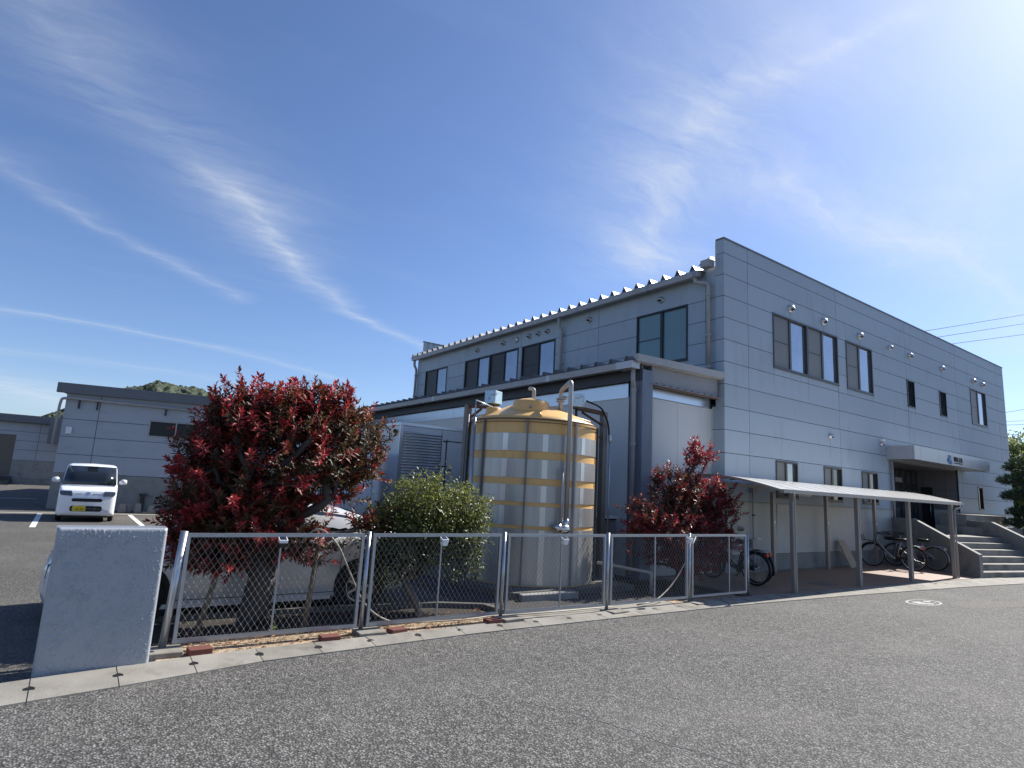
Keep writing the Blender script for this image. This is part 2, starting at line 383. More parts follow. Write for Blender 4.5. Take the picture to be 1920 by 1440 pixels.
def subtract(rect, holes):
    out = [rect]
    for h in holes:
        nxt = []
        for (a0, b0, a1, b1) in out:
            c0, d0, c1, d1 = max(a0, h[0]), max(b0, h[1]), min(a1, h[2]), min(b1, h[3])
            if c0 >= c1 or d0 >= d1: nxt.append((a0, b0, a1, b1)); continue
            if a0 < c0: nxt.append((a0, b0, c0, b1))
            if c1 < a1: nxt.append((c1, b0, a1, b1))
            if b0 < d0: nxt.append((c0, b0, c1, d0))
            if d1 < b1: nxt.append((c0, d1, c1, b1))
        out = nxt
    return out
def slab(mb, fn, r, d0, d1):
    a0, b0, a1, b1 = r
    p = [fn(a0, b0, d0), fn(a1, b0, d0), fn(a1, b0, d1), fn(a0, b0, d1), fn(a0, b1, d0), fn(a1, b1, d0), fn(a1, b1, d1), fn(a0, b1, d1)]
    return mb.hexa(p)
def panel_wall(mb, fn, us, zs, holes, gap=.008, thick=.05):
    """cladding panels (material 0) over a dark joint backing (material 1); fn(u, z, depth outwards)"""
    for i in range(len(us)-1):
        for j in range(len(zs)-1):
            g0 = gap if i else 0; g1 = gap if i < len(us)-2 else 0
            for r in subtract((us[i]+g0, zs[j]+(gap if j else 0), us[i+1]-g1, zs[j+1]-(gap if j < len(zs)-2 else 0)), holes):
                mb.mi = 0; slab(mb, fn, r, -thick, 0)
    for r in subtract((us[0]+.01, zs[0]+.01, us[-1]-.01, zs[-1]-.01), holes):
        mb.mi = 1; slab(mb, fn, r, -thick-.02, -.014)
    mb.mi = 0

# ------------------------------------------------------------------ ground, roads, curb
def sheet(name, poly, z, m, thick=0.0):
    mb = MB(); n = len(poly)
    if thick: mb.prism(poly, lambda a, b, d: (a, b, d), z-thick, z)
    else: mb.add([(x, y, z) for x, y in poly], [tuple(range(n))])
    return tag(mb.build(name, m), kind='structure')
sheet('ground', [(-600, -600), (900, -600), (900, 1200), (-600, 1200)], -.012, mat('far_ground', (.16, .155, .12), .9, scale=.05))
OUT = [(-9, 4.6), (-3, 5.56), (-.15, 6.03), (.52, 6.14), (1.83, 6.40), (4.42, 6.53), (7.26, 6.49), (9.92, 6.43), (13.3, 6.2), (17.8, 5.79), (20.5, 5.46), (26, 4.6), (40, 2.2), (70, -3)]
INN = [(-9, 5.1), (-3, 6.04), (-.15, 6.52), (.45, 6.60), (1.41, 6.72), (4.7, 6.80), (7.66, 6.85), (10.6, 6.80), (14.2, 6.62), (17.9, 6.43), (20.7, 6.18), (26, 5.1), (40, 2.7), (70, -2.5)]
sheet('road', [(70, -60), (-60, -60), (-60, -4)]+[(x, y-.0) for x, y in OUT]+[(90, -6.5), (90, -60)], 0.0, M_road)
sheet('parking_lot', [(-60, -3)]+[(x, y) for x, y in INN[:3]]+[(.9, 6.8), (.9, 7.2), (.9, 8.6), (5.2, 8.35), (5.6, 7.5), (5.6, 7.1), (10.2, 7.1), (10.2, 9.4), (10.2, 60), (-60, 60)], -.002, M_lot)
sheet('asphalt_apron', [(22, 5.9), (26, 5.15), (40, 2.75), (70, -2.4), (95, 20), (60, 40), (36, 40), (36, 9.05), (28, 9.05)], -.004, M_lot)

def interp(pl, x):
    for a, b in zip(pl, pl[1:]):
        if a[0] <= x <= b[0]: return a[1]+(b[1]-a[1])*(x-a[0])/(b[0]-a[0])
    return pl[-1][1]
cb = MB(); x = -9.0; first = True
while x < 40:
    x2 = x+.60-.006*0
    g = .004
    a, b = x+g, x2-g
    def yo(t): return interp(OUT, t)
    def yi(t): return interp(INN, t)
    zt = .012; zb = .045+rnd.uniform(-.003, .003)
    # a low gutter block: outer lip, inner side slightly higher
    cb.mi = 0
    cb.hexa([(a, yo(a), -.1), (b, yo(b), -.1), (b, yi(b), -.1), (a, yi(a), -.1), (a, yo(a), zt), (b, yo(b), zt), (b, yi(b), zb), (a, yi(a), zb)])
    cb.mi = 1
    cb.hexa([(b, yo(b)+.01, -.1), (b+2*g, yo(b+2*g)+.01, -.1), (b+2*g, yi(b+2*g)-.01, -.1), (b, yi(b)-.01, -.1),
             (b, yo(b)+.01, zt-.008), (b+2*g, yo(b+2*g)+.01, zt-.008), (b+2*g, yi(b+2*g)-.01, zb-.01), (b, yi(b)-.01, zb-.01)])
    if x < 40:   # drain notch at the joint
        c = b+g; ym = yo(c)+(yi(c)-yo(c))*(.50 if x < 2.0 else .52); zz = zt+(zb-zt)*.6+.004
        w = .035 if x < 8 else .012; l = .05 if x < 8 else .11
        cb.mi = 2; cb.add([(c-w, ym-l*.7, zz-.012), (c+w, ym-l*.7, zz-.012), (c+w*1.2, ym+l*.3, zz), (c+w*.3, ym+l, zz+.004), (c-w, ym+l*.4, zz)], [(0, 1, 2, 3, 4)])
    x = x2
sheet('yard_shade', [(5.26, 7.24), (8.54, 7.19), (8.54, 9.3), (10.2, 9.3), (10.2, 11.8), (5.26, 11.8)], .008, mat('shade_dark_ground', (.045, .043, .042), .95, var=.35, scale=14, bump=1.0, bscale=45))  # dark sheet over the lot: shade near the tank put into the colour
tag(cb.build('curb', [M_concl, M_dconc, M_black]), kind='structure')
# paint line where the road seals against the curb
# dirt strip and planting bed behind the curb
sheet('dirt_strip', [(.9, 6.64), (1.41, 6.70), (4.7, 6.78), (5.3, 6.79), (5.2, 7.25), (1.0, 7.2)], .022, M_straw)
sheet('dirt_strip', [(8.6, 6.83), (10.5, 6.78), (10.5, 7.1), (8.6, 7.1)], .022, M_straw)
sheet('concrete_strip', [(5.2, 6.79), (7.66, 6.84), (8.62, 6.825), (8.62, 7.2), (5.2, 7.25)], .018, M_concl)
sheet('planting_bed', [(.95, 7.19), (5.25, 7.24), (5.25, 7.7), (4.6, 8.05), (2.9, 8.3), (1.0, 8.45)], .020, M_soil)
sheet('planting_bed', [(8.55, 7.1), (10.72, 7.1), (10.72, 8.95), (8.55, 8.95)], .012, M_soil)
eb = MB(); ed = [(1.0, 8.45), (2.9, 8.33), (4.6, 8.08), (5.25, 7.72), (5.3, 7.2)]
for a, b in zip(ed, ed[1:]):
    eb.beam((a[0], a[1], .03), (b[0], b[1], .03), .10, .12)
solo(eb, 'bed_edging', M_dconc, 'low sunlit concrete edging curving round the back of the planting bed', 'edging', bevel=.008)
# parking lines
for i, (pts) in enumerate([(-.56, 21.6, 27.2), (2.14, 21.6, 27.2), (4.84, 21.6, 27.2), (-3.26, 21.6, 27.2)]):
    x, y0, y1 = pts
    tag(MB().add([(x-.07, y0, .002), (x+.07, y0, .002), (x+.07, y1, .002), (x-.07, y1, .002)], [(0, 1, 2, 3)]).build('parking_line', M_line), kind='structure')
tag(MB().add([(-12, 37.9, .002), (-1.0, 37.9, .002), (-1.0, 38.1, .002), (-12, 38.1, .002)], [(0, 1, 2, 3)]).build('parking_line', M_line), kind='structure')
sheet('concrete_gutter', [(-30, 27.3), (12, 27.3), (12, 27.9), (-30, 27.9)], .003, M_concl)
# painted circle on the road with a worn symbol inside
mh = MB(); cx, cy = 14.02, 5.19; ax, ay = .52, .26
for r0, r1 in ((.86, 1.0),):
    for k in range(40):
        a, b = 2*math.pi*k/40, 2*math.pi*(k+1)/40
        mh.add([(cx+ax*r*math.cos(t), cy+ay*r*math.sin(t), .003) for r, t in ((r0, a), (r1, a), (r1, b), (r0, b))], [(0, 1, 2, 3)])
for p in ([(-.34, -.02), (-.18, .16), (.02, .10), (-.06, -.05), (.1, -.14), (-.1, -.2)], [(.05, .02), (.22, .1), (.38, .03), (.2, -.06)], [(-.42, .02), (-.36, .1), (-.3, .03)], [(.12, -.1), (.3, -.1), (.22, -.15)]):
    mh.add([(cx+a, cy+b, .003) for a, b in p], [tuple(range(len(p)))])
tag(mh.build('road_marking', mat('worn_road_paint', (.36, .36, .35), .8, var=.25, scale=14, stain=(.22, .22, .21), stain_amt=.7, stain_scale=9)), kind='structure')
# cracks in the asphalt
ck = MB()
for line in ([(3.45, 4.35), (3.51, 4.17), (3.66, 3.9), (3.77, 3.57), (3.80, 3.35), (3.84, 3.2), (3.98, 2.9), (4.03, 2.63), (4.2, 2.2)], [(15.2, 4.75), (16.5, 4.9), (18.2, 5.0), (20.5, 5.1)], [(6.2, 4.6), (7.0, 4.4), (8.3, 4.35), (9.6, 4.0)]):
    pts = []
    for a, b in zip(line, line[1:]):
        for t in (0, .25, .5, .75): pts.append((a[0]+(b[0]-a[0])*t+rnd.uniform(-.015, .015), a[1]+(b[1]-a[1])*t+rnd.uniform(-.015, .015)))
    for a, b in zip(pts, pts[1:]):
        d = Vector((b[0]-a[0], b[1]-a[1])).normalized()*rnd.uniform(.0025, .006)
        ck.add([(a[0]-d.y, a[1]+d.x, .002), (a[0]+d.y, a[1]-d.x, .002), (b[0]+d.y, b[1]-d.x, .002), (b[0]-d.y, b[1]+d.x, .002)], [(0, 1, 2, 3)])
tag(ck.build('asphalt_crack', M_joint), kind='structure')
sheet('asphalt_patch', [(14.6, 5.0), (18, 4.1), (30, 2.4), (30, 1.9), (18, 3.5), (14.2, 4.5)], .0015, asphalt('patch_asphalt', (.16, .15, .135), (.34, .32, .29), 80))

# ------------------------------------------------------------------ distant hill
def hill():
    rs = np.random.RandomState(3); mb = MB()
    nx, ny = 150, 40; D = 620
    prof = [(-8, 1.2), (-3, 3.0), (-.8, 3.9), (1, 5.0), (3, 6.35), (5, 7.0), (7.5, 7.0), (9.2, 6.5), (12, 5.6), (16, 4.8), (24, 3.5)]
    P = []
    for j in range(ny):
        v = j/(ny-1)
        for i in range(nx):
            azd = -8+32*i/(nx-1); e = interp(prof, azd)
            dist = D-190*(1-v)
            h = math.tan(R(e*.955))*D*math.sin(v*math.pi/2)**.8
            h += (rs.rand()-.5)*5.5*(v**.5)+3*math.sin(azd*2.1+v*4)*v*.5
            P.append((math.sin(R(azd))*dist, math.cos(R(azd))*dist+rs.rand()*6, max(h, -.5)*1.0+ (1.8 if v > .3 else 0)))
    F = [(j*nx+i, j*nx+i+1, (j+1)*nx+i+1, (j+1)*nx+i) for j in range(ny-1) for i in range(nx-1)]
    mb.smooth = True; mb.add(P, F)
    m = bpy.data.materials.new('wooded_hill'); m.use_nodes = True; T = NT(m.node_tree)
    co = T.n('ShaderNodeTexCoord').outputs['Object']
    v = T.n('ShaderNodeTexVoronoi', {'Vector': co, 'Scale': .14}, feature='F1')
    nz = T.n('ShaderNodeTexNoise', {'Vector': co, 'Scale': .02, 'Detail': 4.0}).outputs[0]
    r1 = T.n('ShaderNodeSeparateXYZ', {0: v.outputs['Color']}).outputs[0]
    c = T.mix(T.math('ADD', T.math('MULTIPLY', r1, .6), T.math('MULTIPLY', nz, .4)), (.022, .038, .024, 1), (.075, .09, .045, 1))
    b = T.n('ShaderNodeBump', {'Strength': 1.0, 'Distance': 4.0, 'Height': T.math('SUBTRACT', 1.0, v.outputs['Distance'])}).outputs[0]
    p = T.n('ShaderNodeBsdfPrincipled', {'Base Color': c, 'Roughness': .9, 'Normal': b})
    T.n('ShaderNodeOutputMaterial', {'Surface': p.outputs[0]})
    tag(mb.build('hill', m), kind='structure')
hill()

# ------------------------------------------------------------------ office building
XB, YF, XE, YB = 13.11, 9.05, 34.85, 26.3
ob = thing('office_building', 'two-storey office building clad in grey-blue panels, with ribbed eaves, bronze windows and an entrance canopy', 'building', (XB, YF, 0))
ZL = [1.77]+[2.36+.583*k for k in range(11)]+[8.58]
FW = [(15.37, 5.48, 17.2, 7.05), (17.2, 5.48, 19.03, 7.05), (19.58, 5.48, 21.38, 7.05), (30.4, 5.5, 32.22, 7.02)]
FS = [(15.38, 1.92, 16.48, 2.91), (17.93, 1.9, 19.0, 2.91), (20.29, 1.9, 21.38, 2.91)]
FL = [(24.08, 5.43, 24.72, 6.44), (27.02, 5.43, 27.70, 6.44)]
SW = (30.47, 1.92, 31.05, 2.88)
ENT = (22.48, 1.02, 28.40, 3.42)
holes = FW+FS+FL+[SW, ENT]
fF = lambda u, z, d: (u, YF-d, z)
w = MB(); panel_wall(w, fF, [XB, 14.18, 19.01, 24.08, 28.85, 33.81, XE], ZL, holes)
# left return of the facade and upper left wall
fL = lambda u, z, d: (XB-d, u, z)
panel_wall(w, fL, [YF+.05, 9.31], [4.109]+ZL[5:], [])
panel_wall(w, fL, [YF+.05, 9.42], [.45]+ZL[0:5], [])
LW = [(10.21, 5.47, 12.06, 7.04), (15.84, 5.47, 17.77, 7.03), (18.0, 5.47, 19.93, 7.04), (19.93, 5.47, 21.82, 7.04), (23.36, 5.47, 25.4, 7.03)]
panel_wall(w, lambda u, z, d: (XB+.03-d, u, z), [9.31, 9.63, 13.70, 17.85, 21.9, YB], [4.4, 4.692, 5.275, 5.858, 6.441, 7.024, 7.9], LW)
# other sides
w.mi = 0; w.box(XE-.06, YF+.05, 0, XE, YB, 8.58); w.box(XB+.05, YB-.08, 0, XE-.06, YB, 8.1)
w.mi = 2   # run-off streaks below sills and hoods
for u, z in [(15.39, 5.45), (17.2, 5.45), (19.02, 5.45), (19.60, 5.45), (21.37, 5.45), (24.1, 5.4), (24.7, 5.4), (27.04, 5.4), (27.68, 5.4), (30.42, 5.45), (32.2, 5.45), (16.3, 7.26), (18.19, 7.27), (20.55, 7.27), (24.45, 7.27), (27.43, 7.27), (18.37, 3.77), (21.77, 3.82), (15.4, 1.74)]:
    L_ = rnd.uniform(.25, .7); w_ = rnd.uniform(.008, .016)
    w.add([(u-w_, YF-.0015, z), (u+w_, YF-.0015, z), (u+w_*.3, YF-.0015, z-L_), (u-w_*.3, YF-.0015, z-L_)], [(0, 1, 2, 3)])
w.mi = 0
w.build('wall', [M_panel, M_joint, mat('grime_streak', (.17, .19, .21), .8, var=.15, scale=8)], ob)
for a, b in ((XB+.1, 15.4), (15.4, 17.8), (17.8, 20.2), (20.2, 22.45), (28.42, 30.9), (30.9, 33.3), (33.3, XE-.07)):
    lw = MB(); slab(lw, fF, (a+.004, .47, b-.004, 1.745), -.08, -.012); lw.build('base_panel', M_lower, ob)
for a, b in ((XB, 22.47), (28.41, XE)):
    lw = MB(); slab(lw, fF, (a+.05, .3, b-.03, 1.745), -.10, -.03); lw.build('base_backing', M_joint, ob)
    lw = MB(); slab(lw, fF, (a, 1.748, b, 1.766), -.05, .025); lw.build('drip_edge', M_fasc, ob)
for a, b in ((XB, 22.3), (27.0, XE)):
    cbm = MB(); slab(cbm, fF, (a, -.05, b, .46), -.12, -.004); cbm.build('foundation', M_conc, ob)
# roof with folded ribs running along X, parapets
rf = MB()
y = 9.62
rz0, rz1, xr0, xr1 = 7.80, 8.05, XB-.27, XE-.1
prof = []
while y < YB:
    prof += [(y, 0), (y+.11, 0), (y+.20, .165), (y+.235, .165), (y+.33, 0)]; y += .5
prof.append((y, 0))
T0 = .012
up = prof; dn = [(a, b-T0) for a, b in prof]
for seg in range(len(up)-1):
    (ya, za), (yb, zb) = up[seg], up[seg+1]
    rf.hexa([(xr0, ya, rz0+za-T0), (xr1, ya, rz1+za-T0), (xr1, yb, rz1+zb-T0), (xr0, yb, rz0+zb-T0), (xr0, ya, rz0+za), (xr1, ya, rz1+za), (xr1, yb, rz1+zb), (xr0, yb, rz0+zb)])
rf.mi = 1
y = 9.62
while y < YB:   # closers in the open rib ends
    rf.add([(xr0-.004, y+.105, rz0-.02), (xr0-.004, y+.198, rz0+.168), (xr0-.004, y+.238, rz0+.168), (xr0-.004, y+.335, rz0-.02)], [(0, 1, 2, 3)]); y += .5
rf.mi = 0
rf.build('roof', [M_roof, M_dark], ob)
pp = MB(); pp.box(XB+.08, YF+.06, 8.05, XE, YF+.22, 8.575); pp.mi = 1
pp.box(XB-.015, YF-.02, 8.582, XE+.02, YF+.24, 8.625); pp.build('parapet', [M_panel, M_capd], ob); pp = MB()
y0 = YB-.2; x = XB+.15
while x < XE: pp.box(x, y0, 7.9, min(x+.16, XE), y0+.04, 8.62); pp.box(x+.16, y0+.03, 7.9, min(x+.30, XE), y0+.07, 8.62); x += .30
pp.mi = 1; pp.box(XB+.13, y0-.02, 8.622, XE, y0+.09, 8.66)
pp.build('parapet', [M_panel, M_capd], ob)
# eave gutter and soffit
gt = MB(); gt.box(XB-.30, 9.66, 7.63, XB-.15, YB+.08, 7.80)
gt.mi = 1
for yy in (9.7, 11.35, 14.35, 19.4, 23.1): gt.box(XB-.305, yy, 7.625, XB-.145, yy+.12, 7.805)
gt.box(XB-.15, 9.66, 7.72, XB+.02, YB, 7.79)
gt.mi = 0; gt.box(XB-.27, 9.32, 7.84, XB-.03, 9.58, 8.03)
gt.mi = 1; gt.hexa([(XB-.2, 9.33, 8.04), (XB+.04, 9.33, 8.04), (XB+.04, 9.70, 8.0), (XB-.2, 9.70, 7.95), (XB-.14, 9.36, 8.12), (XB+.04, 9.36, 8.16), (XB+.04, 9.62, 8.12), (XB-.14, 9.62, 8.06)])
gt.build('eave_gutter', [M_fasc, M_roof, M_dark], ob)
def downpipe(parent, pts, r=.045, m=M_pipe, n=10, cl=()):
    mb = MB(); mb.tube(fillet(pts, .09), r, n)
    for q in cl: mb.lathe([(r*1.35, -.03), (r*1.35, .03)], q, 12); mb.box(q[0]-.01, q[1]-.01, q[2]-.012, q[0]+r*2.2, q[1]+.01, q[2]+.012)
    return mb.build('downpipe', m, parent)
downpipe(ob, [(XB-.22, 9.78, 7.66), (XB-.22, 9.78, 7.5), (XB-.1, 9.45, 7.42), (XB-.1, 9.45, 5.08)], .055, cl=[(XB-.1, 9.45, 7.1), (XB-.1, 9.45, 6.0), (XB-.1, 9.45, 5.15)])
downpipe(ob, [(XB-.22, 15.4, 7.64), (XB-.22, 15.4, 7.42), (XB-.09, 15.4, 7.2), (XB-.09, 15.4, 5.0)], .055, cl=[(XB-.09, 15.4, 7.08), (XB-.09, 15.4, 6.05)])
downpipe(ob, [(XB-.22, 26.2, 7.64), (XB-.22, 26.2, 7.4), (XB-.09, 26.2, 7.2), (XB-.09, 26.2, 4.9)], .06, cl=[(XB-.09, 26.2, 6.9), (XB-.09, 26.2, 5.9)])

def window(parent, fn, r, frame, left, right, bar=True, label=None, sill=True):
    """sliding window: outer frame, one sash with a screen and one clear sash, both sub-parts"""
    a0, z0, a1, z1 = r; t = .045; m = (a0+a1)/2
    f = MB()
    for q in ((a0, z0, a1, z0+t*1.3), (a0, z1-t, a1, z1), (a0, z0+t*1.3, a0+t, z1-t), (a1-t, z0+t*1.3, a1, z1-t)): slab(f, fn, q, -.10, .022)
    slab(f, fn, (m-.045, z0+t*1.3, m+.045, z1-t), -.07, -.004)
    if sill: slab(f, fn, (a0-.01, z0-.02, a1+.01, z0-.001), -.05, .035)
    o = f.build('window', frame, parent)
    if label: o['label'] = label
    L = MB(); slab(L, fn, (a0+t, z0+t*1.3, m-.045, z1-t), -.06, -.03)
    if bar: L.mi = 1; slab(L, fn, (a0+t, (z0+z1)/2-.012, m-.045, (z0+z1)/2+.012), -.05, -.018)
    L.build('screen', [left, frame], o)
    G = MB(); slab(G, fn, (m+.045, z0+t*1.3, a1-t, z1-t), -.08, -.05)
    G.build('pane', right, o)
    return o
for r in FW: window(ob, fF, r, M_frame, M_screen, M_glass)
window(ob, fF, FS[0], M_frame, M_screen, M_glass, False)
for r in FS[1:]: window(ob, fF, r, M_frame, M_screen, M_glassd, False)
fL2 = lambda u, z, d: (XB+.03-d, u, z)
# on this wall the far half (greater y) carries the screen
def flip(fn, a0, a1): return lambda u, z, d: fn(a0+a1-u, z, d)
for i, r in enumerate(LW):
    window(ob, flip(fL2, r[0], r[2]), r, M_dframe, M_gglass if i == 0 else M_dscreen, M_gglass if i == 0 else M_glass)
f = MB(); a0, z0, a1, z1 = SW
for q in ((a0, z0, a1, z0+.05), (a0, z1-.05, a1, z1), (a0, z0, a0+.05, z1), (a1-.05, z0, a1, z1)): slab(f, fF, q, -.1, .015)
so = f.build('window', M_dframe, ob); g = MB(); slab(g, fF, (a0+.05, z0+.05, a1-.05, z1-.05), -.07, -.05); g.build('pane', M_cglass, so)
for r in FL:
    a0, z0, a1, z1 = r; l = MB()
    for q in ((a0, z0, a1, z0+.04), (a0, z1-.04, a1, z1), (a0, z0, a0+.04, z1), (a1-.04, z0, a1, z1)): slab(l, fF, q, -.1, .02)
    k = z0+.07
    while k < z1-.07:
        l.add([fF(a0+.04, k, .012), fF(a1-.04, k, .012), fF(a1-.04, k+.062, -.04), fF(a0+.04, k+.062, -.04)], [(0, 1, 2, 3)]); k += .075
    l.mi = 1; slab(l, fF, (a0+.02, z0+.02, a1-.02, z1-.02), -.12, -.09)
    l.build('louvre', [M_dframe, M_black], ob)
# vent hoods
def vent(fn, u, z, r=.085, flat=False):
    mb = MB(); mb.smooth = True; n = 16; prof = [(r*1.15, 0), (r*1.15, .02), (r, .03), (r, .075), (r*.8, .115), (r*.45, .14), (0, .148)]
    if flat: prof = [(r*1.25, 0), (r*1.25, .03), (r*1.1, .05), (0, .052)]
    P = []
    for rr, d in prof:
        ring = []
        for k in range(n):
            a = 2*math.pi*k/n; zz = z+rr*math.sin(a)
            if not flat and math.sin(a) < -.25 and d > .06: dd = .07
            else: dd = d
            ring.append(fn(u+rr*math.cos(a), zz, dd))
        P.append(ring)
    mb.loft(P, True)
    if not flat:
        mb.mi = 1; mb.smooth = False
        mb.add([fn(u+r*.78*math.cos(a), z-.012-r*.62*abs(math.sin(a)), .0765+.03*(1-abs(math.sin(a)))) for a in [math.pi+math.pi*k/10 for k in range(11)]], [tuple(range(11))])
    return mb.build('vent_hood', [M_vent, M_black], ob)
for u, z in ((16.3, 7.36), (18.19, 7.37), (20.55, 7.37), (24.45, 7.37), (27.43, 7.37), (30.85, 7.37), (31.94, 7.37)): vent(fF, u, z, .10)
vent(fF, 22.78, 7.38, .07); vent(fF, 18.37, 3.84, .07); vent(fF, 21.77, 3.89, .07)
for u in (11.14, 14.12, 16.29, 16.81, 17.35, 19.0, 20.89): vent(fL2, u, 7.36, .085)
vent(fL2, 18.15, 7.36, .085, True)
vent(fF, 13.7, 1.10, .06)
# entrance recess
er = MB()
er.mi = 0; er.box(28.40, YF+.06, .9, 28.5, 10.62, 3.42)
for k in range(4): er.mi = 3; er.box(28.392, YF+.06+.38*k, 1.95, 28.3995, YF+.068+.38*k, 3.4)
er.mi = 3; er.box(28.385, YF+.06, 2.62, 28.3995, 10.3, 2.63)
er.mi = 2; er.box(28.36, YF+.06, 1.02, 28.3995, 9.93, 1.85)
er.mi = 0; er.box(22.4, YF+.06, .9, 22.48, 10.62, 3.42); er.box(22.48, YF+.06, 3.38, 28.4, 10.6, 3.44)
er.mi = 1; er.box(22.48, 10.55, 1.02, 28.4, 10.62, 3.4)
er.mi = 4; er.box(22.48, YF-.0, .9, 28.4, 10.6, 1.02)
er.build('entrance_recess', [M_tile, M_tile, M_lower, M_joint, M_concl], ob)
gd = MB()
for u in (26.2, 26.75, 27.3, 27.85, 28.33): gd.box(u, 10.49, 1.02, u+.06, 10.55, 3.38)
gd.box(22.48, 10.49, 2.62, 28.39, 10.55, 2.82)
gd.mi = 1; gd.box(26.26, 10.52, 2.82, 28.33, 10.545, 3.38); gd.box(22.5, 10.515, 1.1, 28.33, 10.54, 2.6)
gd.mi = 2; gd.box(26.3, 10.47, 2.84, 26.9, 10.49, 3.02)
gd.build('glass_door', [M_frame, M_glassd, M_canopy], ob)
dr = MB(); dr.box(28.33, 9.96, 1.02, 28.39, 10.34, 2.72); d = dr.build('door', M_dframe, ob)
MB().tube([(28.32, 10.02, 1.5), (28.27, 10.02, 1.5), (28.27, 10.02, 2.1), (28.32, 10.02, 2.1)], .012, 8).build('handle', M_silver, d)
# canopy with sign
cn = MB(); CX = [22.17, 22.66, 24.157, 27.116, 28.685, 29.15]
for a, b in zip(CX, CX[1:]): cn.box(a+.004, 8.22, 3.42, b-.004, 8.27, 3.872)
cn.box(22.17, 8.275, 3.42, 22.22, YF, 3.87); cn.box(29.10, 8.275, 3.42, 29.15, YF, 3.87)
cn.box(22.23, 8.28, 3.44, 29.09, YF, 3.50); cn.box(22.19, 8.24, 3.83, 29.13, YF, 3.86)
cno = cn.build('canopy', M_canopy, ob)
fC = lambda u, z, d: (u, 8.22-d, z)
lg = MB()
def blob(pts, m): lg.mi = m; lg.prism(pts, fC, .002+.001*m, .014+.002*m)
cxl, czl = 25.12, 3.60
blob([(cxl-.16, czl-.06), (cxl-.13, czl+.02), (cxl+.12, czl+.0), (cxl+.19, czl-.06), (cxl+.18, czl-.13), (cxl+.08, czl-.155), (cxl-.03, czl-.15), (cxl-.12, czl-.11)], 0)
blob([(cxl-.15, czl+.02), (cxl-.08, czl+.09), (cxl-.12, czl+.12), (cxl-.11, czl+.165), (cxl-.02, czl+.17), (cxl+.04, czl+.14), (cxl+.14, czl+.15), (cxl+.09, czl+.09), (cxl+.13, czl+.03), (cxl, czl+.005)], 0)
blob([(cxl-.10, czl+.03), (cxl-.02, czl+.075), (cxl+.04, czl+.03), (cxl+.09, czl-.02), (cxl-.05, czl-.03)], 1)
blob([(cxl+.16, czl+.155), (cxl+.25, czl+.15), (cxl+.22, czl+.185)], 0)
blob([(cxl-.26, czl-.06), (cxl-.18, czl+.04), (cxl-.17, czl-.05)], 0)
lg.build('logo', [M_blue, M_blue2], cno)
tx = MB(); tx.mi = 0
def stroke(u, z, w_, h_): slab(tx, fC, (u, z, u+w_, z+h_), .002, .012)
GL = [[(0, .0, .03, .16), (.0, .13, .07, .03), (.0, .06, .07, .025), (.055, .0, .03, .16), (.10, 0, .03, .16), (.10, .13, .09, .03), (.10, .07, .09, .022), (.165, 0, .03, .16)],
      [(0, .0, .03, .15), (0, .13, .17, .03), (.15, 0, .03, .15), (.05, .07, .09, .025), (.05, .02, .09, .025), (.085, .0, .025, .12), (.0, .0, .18, .02)],
      [(.08, 0, .035, .16), (.09, .07, .08, .03), (0, -.005, .19, .03)],
      [(.0, .13, .17, .03), (.07, .08, .03, .08), (.02, .07, .14, .025), (.0, .0, .03, .13), (.04, .035, .13, .022), (.09, 0, .03, .09), (.03, -.005, .16, .025)]]
for i, gl in enumerate(GL):
    for (a, b, c, d) in gl: stroke(25.5+.215*i+a, 3.575+b, c, d)
u = 25.5
for wd in (.05, .05, .02, .04, .045, .04, .05, .0, .06, .03, .04, .045, .05, .04): 
    if wd: stroke(u, 3.50, wd*.75, .035 if wd != .06 else .045)
    u += .058
tx.build('lettering', [M_ink], cno)
downpipe(ob, [(22.36, YF-.06, 3.40), (22.36, YF-.06, 1.5)], .045)
MB().box(21.74, YF-.10, 3.98, 21.84, YF-.0, 4.06).build('security_lamp', M_sticker, ob)

# ------------------------------------------------------------------ annex (white lean-to)
ax_ = thing('annex', 'low white sandwich-panel annex with ribbed roof and blue-grey corner column, left of the office building', 'building', (10.2, 9.05, 0))
YA = 27.2
aw = MB()
ys = [9.62, 10.53]+[10.53+.91*k for k in range(1, 19)]
for a, b in zip(ys, ys[1:]): aw.box(10.26, a+.003, 0, 10.32, min(b, YA)-.003, 4.04)
xs = [10.60, 10.88, 11.75, 12.62, 13.10]
for a, b in zip(xs, xs[1:]): aw.box(a+.003, 9.42, 0, b-.003, 9.48, 4.05)
aw.mi = 1; aw.box(10.29, 9.62, 0, 10.33, YA, 4.3); aw.box(10.55, 9.46, 0, 13.1, 9.50, 4.3)
aw.build('wall', [M_annex, M_joint], ax_)
fl = MB()
for k in range(9): fl.box(10.235, 9.62+k*1.98+.004, 4.0, 10.262, min(9.62+(k+1)*1.98, YA)-.004, 4.34)
fl.box(10.60, 9.395, 4.06, 12.95, 9.417, 4.31)
fl.build('flashing', M_silver, ax_)
cl = MB(); cl.box(10.17, 9.15, 0, 10.19, 9.50, 4.72); cl.box(10.49, 9.15, 0, 10.51, 9.50, 4.72); cl.box(10.19, 9.315, 0, 10.49, 9.335, 4.72)
cl.box(10.17, 9.13, 0, 10.51, 9.15, 4.60); cl.mi = 1
cl.lathe([(.012, 0), (.012, .02)], (10.44, 9.12, 4.3), 6, 'y')
cl.build('column', [M_col, M_dark], ax_)
bmm = MB(); bmm.box(10.52, 9.19, 4.30, 13.02, 9.22, 4.78); bmm.box(10.52, 9.10, 4.285, 13.02, 9.30, 4.30)
bmm.mi = 1; bmm.box(10.52, 9.098, 4.279, 13.02, 9.25, 4.284)
